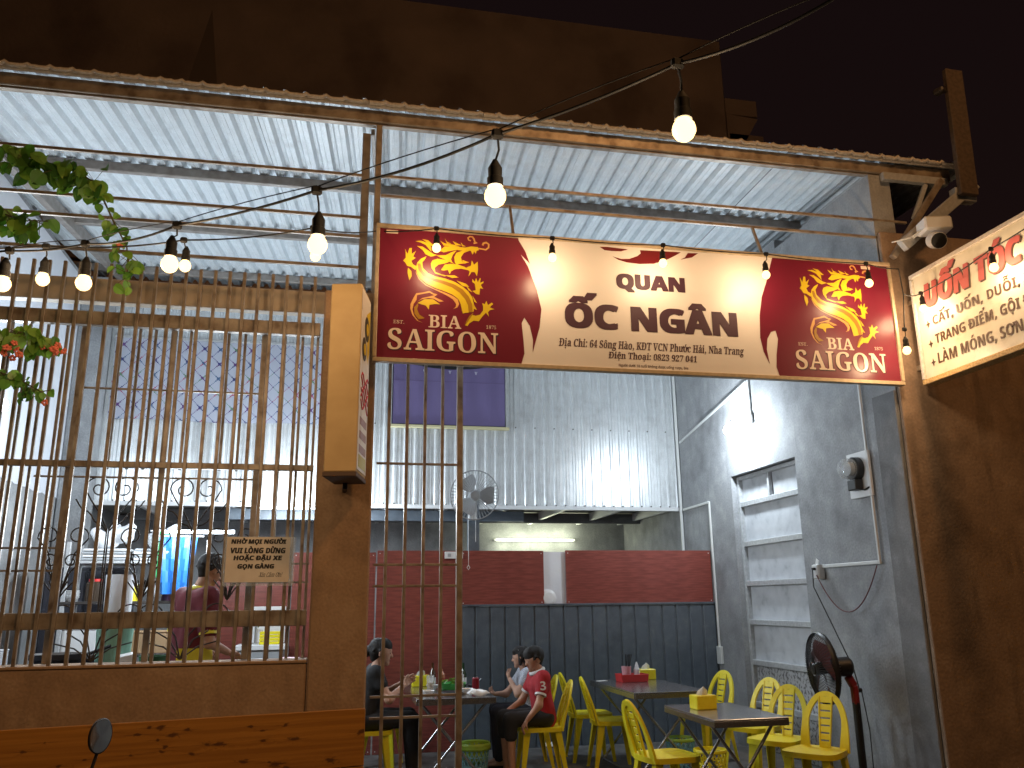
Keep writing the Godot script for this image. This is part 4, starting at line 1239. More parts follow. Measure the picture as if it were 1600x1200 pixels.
func partition() -> void:
	var o := thing("laminate_partition", "dark red wood grain partition boards with a narrow gap", "partition", V(0, 0, -3.63))
	var boards := [[-1.35, -0.42, 0.0, 1.95], [-0.41, 0.46, 0.0, 2.03], [0.47, 1.37, 0.0, 2.05], [1.38, 2.32, 1.46, 2.05], [2.57, 4.335, 1.46, 2.055]]
	for b in boards:
		put("board", S().box(V((b[0] + b[1]) * 0.5, (b[2] + b[3]) * 0.5, 0), V(b[1] - b[0] - 0.006, b[3] - b[2], 0.018), 0.002), M.laminate, o)
		for x in [b[0] + 0.03, b[1] - 0.03]:
			for y in [b[2] + 0.03, b[3] - 0.03]:
				put("screw", S().tube(PackedVector3Array([V(x, y, 0.008), V(x, y, 0.012)]), 0.006, 6), M.white_plastic, o)
	put("gap_filler", S().box(V(2.445, 1.75, -0.035), V(0.27, 0.58, 0.02)), M.white_paint, o)
	put("frame_post", S().box(V(1.53, 1.3, -0.06), V(0.13, 2.75, 0.06), 0.004), M.navy_sheet, o)
	put("top_rail", S().box(V(2.86, 1.463, 0.03), V(2.96, 0.022, 0.04), 0.003), M.navy_sheet, o)
	var n := thing("navy_tin_partition", "dark navy ribbed tin partition below the red boards", "partition", V(1.39, 0, -3.61))
	var prof := rib_profile(0.99, 0.165, 0.13, 0.012, -0.014)
	for i in 3:
		put("tin_sheet", S().sheet(V(i * 0.99, 0.0, 0.016), prof, Vector3.RIGHT, Vector3.BACK, V(0, 1.45, 0)), M.navy_sheet, n)
	# things seen through the gap
	var f := thing("stored_fan", "white round fan guard seen through the partition gap", "fan", V(2.37, 1.535, -3.635))
	put("guard", S().lathe([Vector2(0, 0.02), Vector2(0.06, 0.015), Vector2(0.09, 0), Vector2(0.09, -0.02), Vector2(0, -0.02)], 20, Transform3D(Basis(Vector3.RIGHT, PI / 2), Vector3.ZERO)), M.white_plastic, f)
	put("pole", S().tube(PackedVector3Array([V(0, -0.08, -0.03), V(0, -1.49, -0.03)]), 0.012, 8), M.white_plastic, f)
	put("base", S().lathe([Vector2(0, -1.52), Vector2(0.14, -1.52), Vector2(0.12, -1.49), Vector2(0, -1.48)], 20, Transform3D(Basis.IDENTITY, V(0, 0, -0.03))), M.white_plastic, f)

func facade() -> void:
	var o := thing("stucco_pillar", "ochre stucco pillar beside the printed sign", "pillar", V(0.055, 0, -0.13))
	put("shaft", S().box(V(0.0, 1.76, 0), V(0.37, 3.78, 0.26), 0.012), M.stucco, o)
	var lw := thing("low_wall", "ochre stucco parapet wall under the barred fence", "wall", V(-1.75, 0, -0.13))
	put("parapet", S().box(V(0.0, 0.51, 0.0), V(3.23, 1.26, 0.25), 0.01), M.stucco, lw)
	put("coping", S().box(V(0.0, 1.147, 0.0), V(3.23, 0.02, 0.262), 0.005), M.stucco, lw)
	# knotty pine boards leaning out in front of the parapet
	var wd := thing("pine_board", "knotty orange pine boarding in front of the low wall", "boarding", V(0.24, -0.12, 0.07), 0.205)
	for i in 3:
		var y1 := 0.985 - i * 0.335
		var s := S()
		s.box(V(-1.5, y1 - 0.165, -0.015), V(3.0, 0.33, 0.03), 0.004)
		s.quad(V(-2.995, y1 - 0.327, 0.0015), V(-0.005, y1 - 0.327, 0.0015), V(-0.005, y1 - 0.003, 0.0015), V(-2.995, y1 - 0.003, 0.0015), Vector3.BACK, Vector2(0.1 * i, 1.0 + i * 0.37), Vector2(1.0 + 0.1 * i, i * 0.37))
		put("plank", s, M.wood, wd)
	put("batten", S().box(V(-0.6, 0.45, -0.045), V(0.06, 0.9, 0.03)).box(V(-2.4, 0.45, -0.045), V(0.06, 0.9, 0.03)), M.iron_dark, wd)
	# beam behind the fence tops
	tag(put("lintel_beam", S().box(V(-1.6, 3.63, -0.27), V(3.1, 0.17, 0.09), 0.006), M.beam_paint, self), "beige beam running behind the tops of the fence bars", "beam")

func fence() -> void:
	var o := thing("bar_fence", "tall brown fence of square steel bars on the parapet", "fence", V(0, 1.15, -0.03))
	for i in 29:
		var x := -0.2 - i * 0.0962
		put("bar", S().box(V(x, 1.30, 0.0), V(0.022, 2.6, 0.022), 0.0025), M.iron, o)
	for e in [[2.215, 0.095, 0.05], [1.235, 0.04, 0.03], [0.265, 0.10, 0.04]]:
		put("rail", S().box(V(-1.64, e[0], -0.012 - e[2] * 0.5), V(2.98, e[1], e[2]), 0.003), M.iron, o)
	# inner gate with scrollwork
	var g := thing("scroll_gate", "wrought iron gate with scrolls behind the barred fence", "gate", V(0, 1.16, -0.16))
	for x in [-2.27, -2.15, -2.04, -1.93, -1.81, -1.585, -1.468, -1.35, -1.25, -1.02, -0.89, -0.77, -0.66, -0.39, -0.27, -0.165]:
		var long: bool = x > -0.5 or x < -1.8
		put("bar", S().box(V(x, 1.7 if not long else 1.1, 0), V(0.018, 0.98 if not long else 2.2, 0.018), 0.002), M.iron, g)
	for x in [-1.7, -1.13, -0.53]:
		put("stile", S().box(V(x, 1.1, 0), V(0.038, 2.2, 0.03), 0.003), M.iron, g)
	for e in [[-2.4, -0.15, 2.2, 0.03], [-1.7, -0.53, 1.75, 0.016], [-2.4, -0.53, 1.225, 0.025], [-1.9, -0.53, 1.155, 0.012], [-2.4, -1.7, 0.7, 0.016], [-2.4, -1.7, 0.56, 0.016], [-0.53, -0.15, 0.6, 0.02], [-0.53, -0.15, 0.48, 0.02]]:
		put("rail", S().bar(V(e[0], e[2], 0.004), V(e[1], e[2], 0.004), e[3], 0.012, 0.001), M.iron, g)
	var curl := func(pl: Array) -> void:
		var p := PackedVector3Array()
		for q in pl:
			p.append(V(q.x, q.y - 1.16, 0))
		put("scroll", S().tube(p, 0.005, 6), M.iron_dark, g)
	for cx in [-1.425, -0.905]:
		for s in [-1.0, 1.0]:
			var c := Vector2(cx + 0.078 * s, 2.245)
			var last: Vector2 = c + Vector2(0.084 * s, 0.0)
			var body := []
			for i in 23:
				var f := i / 22.0
				var a := lerpf(PI * 2.6, 0.0, f)
				body.append(c + Vector2(cos(a) * s, sin(a)) * lerpf(0.016, 0.084, f))
			body.append(Vector2(lerpf(last.x, cx, 0.25), 2.17))
			body.append(Vector2(lerpf(last.x, cx, 0.65), 2.08))
			body.append(Vector2(cx + 0.006 * s, 1.98))
			body.append(Vector2(cx + 0.006 * s, 1.42))
			curl.call(body)
			var wav := []
			for i in 9:
				var f := i / 8.0
				wav.append(Vector2(cx + s * (0.01 + 0.2 * f), 1.97 + 0.19 * f + 0.012 * sin(f * 14.0)))
			curl.call(wav)
	for bx in [-1.68, -1.19, -0.66]:
		for s in [-1.0, 1.0]:
			for e in [[0.06, 1.78, 0.05], [0.085, 1.935, 0.066]]:
				var c := Vector2(bx + e[0] * s, e[1])
				var body := []
				for i in 19:
					var f := i / 18.0
					var a := lerpf(PI * 2.5, -0.2, f)
					body.append(c + Vector2(cos(a) * s, sin(a)) * lerpf(0.012, e[2], f))
				body.append(Vector2(bx + s * e[0] * 0.9, e[1] - e[2] * 1.6))
				body.append(Vector2(bx + s * 0.01, 1.56))
				curl.call(body)
			for q in [0.02, 0.05, 0.085]:
				curl.call([Vector2(bx, 1.53), Vector2(bx + s * q * 0.5, 1.6), Vector2(bx + s * q * 1.1, 1.66)])
	for bx in [-1.44, -0.92]:
		for s in [-1.0, 1.0]:
			for e in [[0.07, 0.2], [0.13, 0.17], [0.19, 0.11]]:
				curl.call([Vector2(bx, 1.17), Vector2(bx + s * e[0] * 0.55, 1.17 + e[1] * 0.7), Vector2(bx + s * e[0] * 1.2, 1.17 + e[1])])
			var body := []
			for i in 11:
				var a := lerpf(0.1, PI - 0.1, i / 10.0)
				body.append(Vector2(bx + s * 0.2 + cos(a) * 0.09, 1.40 + sin(a) * 0.11))
			curl.call(body)
	# sliding grille right of the pillar
	var r := thing("sliding_grille", "narrow sliding grille of steel bars right of the stucco pillar", "gate", V(0, 0, -0.12))
	for x in [0.35, 0.477, 0.603, 0.727]:
		put("bar", S().box(V(x, 1.72, 0), V(0.022, 3.4, 0.022), 0.002), M.iron, r)
	put("stile", S().box(V(0.852, 1.72, 0), V(0.042, 3.4, 0.04), 0.004), M.iron, r)
	for y in [2.44, 1.75, 1.61, 0.91, 0.78, 0.08, 3.4]:
		put("rail", S().bar(V(0.27, y, 0), V(0.832, y, 0), 0.018, 0.016, 0.002), M.iron, r)

func wall_fittings() -> void:
	# conduits on the right-hand wall, each run one thing
	var a := thing("cable_conduit", "white conduit climbing from the tin cladding to the wall lamp", "conduit", V(4.325, 0, 0))
	put("trunking", S().bar(V(0, 3.46, -4.3), V(0, 3.79, -2.4), 0.02, 0.028, 0.003), M.wire_white, a)
	put("trunking", S().bar(V(0, 3.80, -2.37), V(0, 3.4, -2.37), 0.02, 0.028, 0.003), M.wire_white, a)
	put("trunking", S().bar(V(-0.01, 2.05, -4.36), V(-0.01, 5.0, -4.36), 0.03, 0.03, 0.003), M.wire_white, a)
	var b := thing("cable_conduit", "white conduit running down to a switch box beside the navy partition", "conduit", V(4.325, 0, 0))
	put("trunking", S().bar(V(0, 2.6, -4.3), V(0, 2.61, -3.56), 0.02, 0.028, 0.003), M.wire_white, b)
	put("trunking", S().bar(V(0, 2.62, -3.545), V(0, 0.98, -3.53), 0.02, 0.028, 0.003), M.wire_white, b)
	put("switch_box", S().box(V(-0.005, 0.89, -3.52), V(0.035, 0.19, 0.11), 0.005), M.wire_white, b)
	var c := thing("cable_conduit", "white conduit dropping from the sign to the meter and socket", "conduit", V(4.315, 0, 0))
	put("trunking", S().bar(V(0, 3.6, -0.44), V(0, 1.76, -0.43), 0.02, 0.022, 0.003), M.wire_white, c)
	put("trunking", S().bar(V(0, 1.775, -0.44), V(0, 1.775, -1.28), 0.02, 0.028, 0.003), M.wire_white, c)
	var so := thing("wall_socket", "white wall socket box with a plugged black lead", "socket", V(4.31, 1.73, -1.31))
	put("box", S().box(V(-0.01, 0, 0), V(0.06, 0.13, 0.1), 0.006), M.white_plastic, so)
	put("faceplate", S().box(V(-0.045, 0, 0), V(0.012, 0.12, 0.09), 0.004), M.white_plastic, so)
	put("plug", S().box(V(-0.065, 0.025, 0.01), V(0.03, 0.022, 0.03), 0.004), M.black_plastic, so)
	put("tag", S().box(V(-0.03, 0.085, 0.02), V(0.004, 0.05, 0.045), 0.001, Basis(Vector3.RIGHT, 0.5)), M.paper, so)
	var wi := thing("hanging_wire", "dark red wire looping below the wall socket", "wire", V(4.29, 1.7, -1.3))
	put("wire", S().tube(sag(V(-0.04, 0.0, 0.03), V(0.0, 0.05, 0.86), 0.34, 20), 0.005, 6), mat(0.12, 0.03, 0.03, 0.5), wi)
	# electricity meter on a board
	var m := thing("electricity_meter", "round glass electricity meter on a white board", "meter", V(4.33, 2.5, -0.565))
	put("board", S().box(V(-0.012, 0, 0), V(0.024, 0.38, 0.3), 0.003), M.white_plastic, m)
	var turn := Transform3D(Basis(Vector3.BACK, PI / 2), V(-0.024, 0.05, -0.01))
	put("case", S().lathe([Vector2(0.1, 0.0), Vector2(0.1, 0.05), Vector2(0.085, 0.06), Vector2(0, 0.06)], 24, turn), M.black_plastic, m)
	put("dial", S().lathe([Vector2(0.06, 0.06), Vector2(0.06, 0.1), Vector2(0, 0.1)], 20, turn), M.grey_plastic, m)
	put("glass_dome", S().lathe([Vector2(0.088, 0.06), Vector2(0.09, 0.1), Vector2(0.082, 0.135), Vector2(0.055, 0.158), Vector2(0, 0.166)], 24, turn), M.glass, m)
	put("terminal_cover", S().box(V(-0.06, -0.085, -0.01), V(0.075, 0.09, 0.12), 0.008), M.black_plastic, m)
	put("lead", S().tube(PackedVector3Array([V(-0.05, -0.12, 0.02), V(-0.04, -0.135, 0.08), V(-0.02, -0.115, 0.13)]), 0.008, 6), M.rubber, m)
	# bulb on a gooseneck
	var g := thing("wall_lamp", "bare white bulb on a curved arm on the concrete wall", "lamp", V(4.3, 3.36, -2.37))
	put("plate", S().box(V(0.015, 0.0, 0), V(0.03, 0.1, 0.08), 0.005), M.white_plastic, g)
	put("arm", S().tube(PackedVector3Array([V(0, 0, 0), V(-0.06, 0.0, -0.02), V(-0.17, -0.01, -0.07), V(-0.2, -0.06, -0.09)]), 0.014, 8), M.white_plastic, g)
	put("bulb", S().lathe([Vector2(0, -0.16), Vector2(0.03, -0.155), Vector2(0.05, -0.13), Vector2(0.055, -0.1), Vector2(0.04, -0.065), Vector2(0.02, -0.05)], 18, Transform3D(Basis.IDENTITY, V(-0.2, 0, -0.09))), M.led, g)
	lamp(g, V(-0.2, -0.105, -0.09), COOL, 2.7, 0.06)
	var h := thing("wall_lamp", "bright white bulb on the white wall at the fence edge", "lamp", V(-2.9, 3.07, -1.52))
	put("plate", S().box(V(-0.02, 0.09, 0), V(0.03, 0.09, 0.09), 0.005), M.white_plastic, h)
	put("holder", S().tube(PackedVector3Array([V(-0.01, 0.09, 0), V(0.22, 0.1, 0), V(0.25, 0.06, 0)]), 0.016, 8), M.white_plastic, h)
	put("bulb", S().lathe([Vector2(0, -0.055), Vector2(0.03, -0.05), Vector2(0.05, -0.025), Vector2(0.055, 0.005), Vector2(0.04, 0.04), Vector2(0.02, 0.055)], 18, Transform3D(Basis.IDENTITY, V(0.25, 0, 0))), M.led, h)
	lamp(h, V(0.25, 0, 0), COOL, 2.0, 0.06)
	tube_lamp("bright tube under the loft edge behind the fence", V(-0.906, 2.562, -4.2), V(0.3, 2.562, -4.2), Vector3.BACK, 3.8, M.tube, COOL)
	tube_lamp("tube lamp hung over the kitchen shelves", V(-1.47, 2.14, -2.35), V(-0.89, 2.14, -2.35), Vector3.BACK, 2.3, M.tube, COOL)
	tube_lamp("tube lamp on the rear room wall above the partition", V(2.32, 2.38, -6.58), V(3.53, 2.38, -6.58), Vector3.BACK, 0.55, M.tube_warm, Color(0.98, 1.0, 0.86))
	var sw := thing("switch_plate", "white double switch on the red partition", "switch", V(1.30, 2.0, -3.615))
	put("plate", S().box(V(0, 0, 0.012), V(0.2, 0.075, 0.024), 0.004), M.white_plastic, sw)
	for x in [-0.05, 0.05]:
		put("rocker", S().box(V(x, 0, 0.026), V(0.035, 0.035, 0.006), 0.002), M.grey_plastic, sw)

func fan_guard(r: float, rings: int, spokes: int, deep: float, wire: float) -> Shape:
	var s := S()
	for i in spokes:
		var g := TAU * i / spokes
		var d := V(cos(g), sin(g), 0)
		s.tube(PackedVector3Array([d * r * 0.2 + V(0, 0, deep), d * r * 0.7 + V(0, 0, deep * 0.85), d * r * 0.97 + V(0, 0, deep * 0.2), d * r]), wire, 4, -1.0, false)
		s.tube(PackedVector3Array([d * r * 0.25 - V(0, 0, deep), d * r * 0.75 - V(0, 0, deep * 0.8), d * r * 0.97 - V(0, 0, deep * 0.2), d * r]), wire, 4, -1.0, false)
	for k in [1.0, 0.2]:
		var p := PackedVector3Array()
		for i in 33:
			p.append(V(cos(TAU * i / 32.0) * r * k, sin(TAU * i / 32.0) * r * k, 0.0 if k == 1.0 else deep))
		s.tube(p, 0.007 if k == 1.0 else wire, 6, -1.0, false)
	return s

func blades(r: float, count: int) -> Shape:
	var s := S()
	for i in count:
		var b := Basis(Vector3.BACK, TAU * i / count)
		var prev := []
		for j in 6:
			var f := j / 5.0
			var w := 0.05 + 0.13 * sin(f * 2.3)
			var tw := lerpf(0.55, 0.25, f)
			var c := V(r * (0.2 + 0.7 * f), 0, 0)
			var e := V(0, cos(tw), sin(tw)) * w * 0.5 * r / 0.2
			var cur := [b * (c - e), b * (c + e)]
			if j > 0:
				s.quad(prev[0], prev[1], cur[1], cur[0], b * V(0, -sin(tw), cos(tw)))
			prev = cur
	return s

func fans() -> void:
	var o := thing("wall_fan", "grey wall fan with pull cords on the navy post", "fan", V(1.5, 2.64, -3.42))
	var x := Transform3D(Basis(Vector3.RIGHT, 0.22), Vector3.ZERO)
	var e := put("guard", fan_guard(0.27, 3, 44, 0.07, 0.0022), M.grey_plastic, o)
	e.transform = x
	e = put("blade_set", blades(0.24, 3), M.grey_plastic, o)
	e.transform = x
	e = put("hub", S().lathe([Vector2(0.06, -0.03), Vector2(0.062, 0.02), Vector2(0.05, 0.05), Vector2(0, 0.06)], 18, Transform3D(Basis(Vector3.RIGHT, PI / 2), Vector3.ZERO)), M.grey_plastic, o)
	e.transform = x
	put("motor", S().lathe([Vector2(0, -0.15), Vector2(0.05, -0.145), Vector2(0.06, -0.08), Vector2(0.05, -0.03)], 18, Transform3D(Basis(Vector3.RIGHT, PI / 2), Vector3.ZERO)), M.grey_plastic, o)
	put("bracket", S().bar(V(0, -0.02, -0.12), V(0.0, -0.26, -0.16), 0.09, 0.05, 0.008), M.white_plastic, o)
	for c in [[-0.05, -0.2, -0.75], [0.03, -0.2, -0.5]]:
		put("pull_cord", S().tube(PackedVector3Array([V(c[0], c[1], -0.1), V(c[0], c[2], -0.1)]), 0.0025, 5), M.wire_white, o)
	put("pull_ring", S().tube(PackedVector3Array([V(-0.05, -0.75, -0.1), V(-0.066, -0.775, -0.1), V(-0.05, -0.8, -0.1), V(-0.034, -0.775, -0.1), V(-0.05, -0.75, -0.1)]), 0.004, 6), M.wire_white, o)
	var p := thing("pedestal_fan", "black pedestal fan with red stem in front of the concrete wall", "fan", V(4.04, 0, -0.62))
	var aim := Basis(Vector3.UP, -1.72) * Basis(Vector3.RIGHT, 0.06)
	var hx := Transform3D(aim, V(-0.2, 0.96, -0.02))
	e = put("guard", fan_guard(0.27, 3, 60, 0.075, 0.002), M.black_plastic, p)
	e.transform = hx
	e = put("blade_set", blades(0.23, 5), mat(0.10, 0.022, 0.02, 0.4), p)
	e.transform = hx
	e = put("guard_band", S().lathe([Vector2(0.273, -0.022), Vector2(0.279, 0.0), Vector2(0.273, 0.022)], 36, Transform3D(Basis(Vector3.RIGHT, PI / 2), Vector3.ZERO)), M.black_plastic, p)
	e.transform = hx
	e = put("hub", S().lathe([Vector2(0.045, -0.04), Vector2(0.05, 0.05), Vector2(0.04, 0.082), Vector2(0, 0.086)], 18, Transform3D(Basis(Vector3.RIGHT, PI / 2), Vector3.ZERO)), M.black_plastic, p)
	e.transform = hx
	e = put("motor", S().lathe([Vector2(0, -0.235), Vector2(0.06, -0.23), Vector2(0.075, -0.21), Vector2(0.075, -0.1), Vector2(0.06, -0.06), Vector2(0.03, -0.05)], 20, Transform3D(Basis(Vector3.RIGHT, PI / 2), Vector3.ZERO)), M.black_plastic, p)
	e.transform = hx
	put("stem", S().bar(V(0.0, 0.9, 0), V(0.045, 0.82, 0), 0.05, 0.06, 0.01).bar(V(0.045, 0.83, 0), V(0.05, 0.68, 0), 0.05, 0.055, 0.01), mat(0.2, 0.012, 0.014, 0.4), p)
	put("knob", S().tube(PackedVector3Array([V(0.07, 0.79, 0), V(0.105, 0.79, 0)]), 0.018, 10), M.black_plastic, p)
	put("pole", S().tube(PackedVector3Array([V(0.05, 0.7, 0), V(0.05, 0.02, 0)]), 0.03, 14), M.black_plastic, p)
	put("base", S().lathe([Vector2(0, 0), Vector2(0.2, 0), Vector2(0.2, 0.02), Vector2(0.06, 0.05), Vector2(0.03, 0.07)], 28, Transform3D(Basis.IDENTITY, V(0.05, 0, 0))), M.black_plastic, p)
	put("power_cord", S().tube(PackedVector3Array([V(0.09, 0.78, 0.03), V(0.11, 0.5, 0.05), V(0.1, 0.2, 0.06), V(0.1, 0.02, 0.08)]), 0.004, 6), M.rubber, p)
	tag(put("power_lead", S().tube(PackedVector3Array([V(4.235, 1.755, -1.3), V(4.215, 1.6, -1.28), V(4.17, 1.25, -0.95), V(4.15, 0.95, -0.7), V(4.13, 0.8, -0.62)]), 0.005, 6), M.rubber, self), "thin black lead falling from the socket towards the pedestal fan", "cable")

# ---------------------------------------------------------------- signs
func poly_set(sets: Array, deep: float, at: Vector3, called: String, m: Material, o: Node3D) -> void:
	for a in sets:
		put(called, S().prism(pts(a), deep, Transform3D(Basis.IDENTITY, at)), m, o)

func main_sign() -> void:
	var w := 4.10
	var h := 1.015
	var o := thing("printed_sign", "long printed sign with two red ends over the entrance", "sign", V(0.21, 3.1, 0.12))
	var cream := patchy(81, 0.004, [[0.0, 0.7, 0.66, 0.63], [1.0, 0.78, 0.74, 0.71]], 0.45, 2.0)
	var red := mat(0.15, 0.012, 0.03, 0.3)
	var maroon := mat(0.05, 0.013, 0.032, 0.6)
	var yellow := mat(0.62, 0.45, 0.02, 0.33)
	var gold := mat(0.33, 0.17, 0.015, 0.33)
	var tan := mat(0.62, 0.32, 0.09, 0.33)
	var pale := mat(0.68, 0.56, 0.46, 0.33)
	put("panel", S().box(V(w * 0.5, h * 0.5, 0.01), V(w - 0.03, h - 0.03, 0.03)), cream, o)
	var frame: StandardMaterial3D = M.iron.duplicate()
	frame.albedo_texture = noise_tex(82, 0.03, [[0.0, 0.38, 0.3, 0.2], [1.0, 0.55, 0.44, 0.3]])
	for y in [0.011, h - 0.011]:
		put("frame_bar", S().box(V(w * 0.5, y, 0.016), V(w, 0.03, 0.05), 0.003), frame, o)
	for x in [0.011, w - 0.011]:
		put("frame_bar", S().box(V(x, h * 0.5, 0.016), V(0.026, h - 0.06, 0.05), 0.003), frame, o)
	for x in [0.02, w - 0.03]:
		put("stay", S().bar(V(x, 0.5, 0), V(x, 0.5, -0.12), 0.03, 0.03, 0.002), M.iron, o)
	for x in [1.0, 3.0]:
		put("stay", S().bar(V(x, h, 0.0), V(x, h + 0.3, -0.12), 0.02, 0.02, 0.002), M.iron, o)
	var z := 0.0255
	# red ends with their flame-shaped inner edges
	var l := PackedVector2Array([Vector2(0.026, 0.028), Vector2(0.026, h - 0.028)])
	var el := pts(RED_EDGE_LEFT)
	l.append(Vector2(el[0].x, h - 0.028))
	for p in el:
		l.append(Vector2(p.x, clampf(p.y, 0.03, h - 0.03)))
	l.append(Vector2(el[-1].x, 0.028))
	put("red_print", S().prism(l, 0.0015, Transform3D(Basis.IDENTITY, V(0, 0, z))), red, o)
	var r := PackedVector2Array([Vector2(w - 0.026, 0.028), Vector2(w - 0.026, h - 0.028)])
	var er := pts(RED_EDGE_RIGHT)
	r.append(Vector2(er[0].x, h - 0.028))
	for p in er:
		r.append(Vector2(p.x, clampf(p.y, 0.03, h - 0.03)))
	r.append(Vector2(er[-1].x, 0.028))
	put("red_print", S().prism(r, 0.0015, Transform3D(Basis.IDENTITY, V(0, 0, z))), red, o)
	poly_set(MOTIF, 0.0015, V(0, -0.012, z), "top_motif", mat(0.13, 0.006, 0.012, 0.3), o)
	var serif := font(true, true)
	for dx in [0.0, 3.085]:
		var d := Node3D.new()
		d.name = "dragon_emblem"
		o.add_child(d, true)
		d.position = V(dx, 0.0, z + 0.0016)
		poly_set(DRAGON_TAN, 0.0008, V(0, 0, 0), "outline_print", tan, d)
		poly_set(DRAGON_YELLOW, 0.0008, V(0, 0, 0.0009), "yellow_print", yellow, d)
		poly_set(DRAGON_GOLD, 0.0008, V(0, 0, 0.0018), "gold_print", gold, d)
		for a in WHISKERS:
			var p := PackedVector3Array()
			for q in pts(a):
				p.append(V(q.x, q.y, 0.0005))
			put("whisker_print", S().tube(p, 0.006, 5, 0.008), tan, d).scale = V(1, 1, 0.15)
		var t := z + 0.0016
		put("lettering", letters("BIA", serif, 0.38 + dx, 0.262, 0.23, 0.094, 0.002), pale, o, V(0, 0, t))
		put("lettering", letters("SAIGON", serif, 0.107 + dx, 0.082, 0.775, 0.155, 0.002), maroon, o, V(0, 0, t))
		put("lettering", letters("SAIGON", serif, 0.099 + dx, 0.088, 0.775, 0.155, 0.002), pale, o, V(0, 0, t + 0.0021))
		put("lettering", letters("EST.", font(true, false), 0.135 + dx, 0.278, 0.075, 0.025, 0.001), pale, o, V(0, 0, t))
		put("lettering", letters("1875", font(true, false), 0.789 + dx, 0.274, 0.071, 0.026, 0.001), pale, o, V(0, 0, t))
	for x in [0.07, 3.84]:
		put("sticker", S().box(V(x + 0.042, 0.963, z + 0.002), V(0.083, 0.026, 0.001)), pale, o)
	var heavy := font(false, true)
	put("lettering", letters("QUAN", heavy, 1.775, 0.622, 0.545, 0.145, 0.002, 0.008), maroon, o, V(0, 0, z))
	put("lettering", letters("ỐC NGÂN", heavy, 1.37, 0.318, 1.355, 0.278, 0.002, 0.011), maroon, o, V(0, 0, z))
	var it := font(true, true)
	put("lettering", letters("Địa Chỉ: 64 Sông Hào, KĐT VCN Phước Hải, Nha Trang", it, 1.322, 0.158, 1.437, 0.082, 0.0015, 0.0, 0.12), maroon, o, V(0, 0, z))
	put("lettering", letters("Điện Thoại: 0823 927 041", it, 1.692, 0.088, 0.684, 0.066, 0.0015, 0.0, 0.12), maroon, o, V(0, 0, z))
	put("lettering", letters("Người dưới 18 tuổi không được uống rượu, bia", font(false, false), 1.766, 0.038, 0.536, 0.03, 0.001), maroon, o, V(0, 0, z))

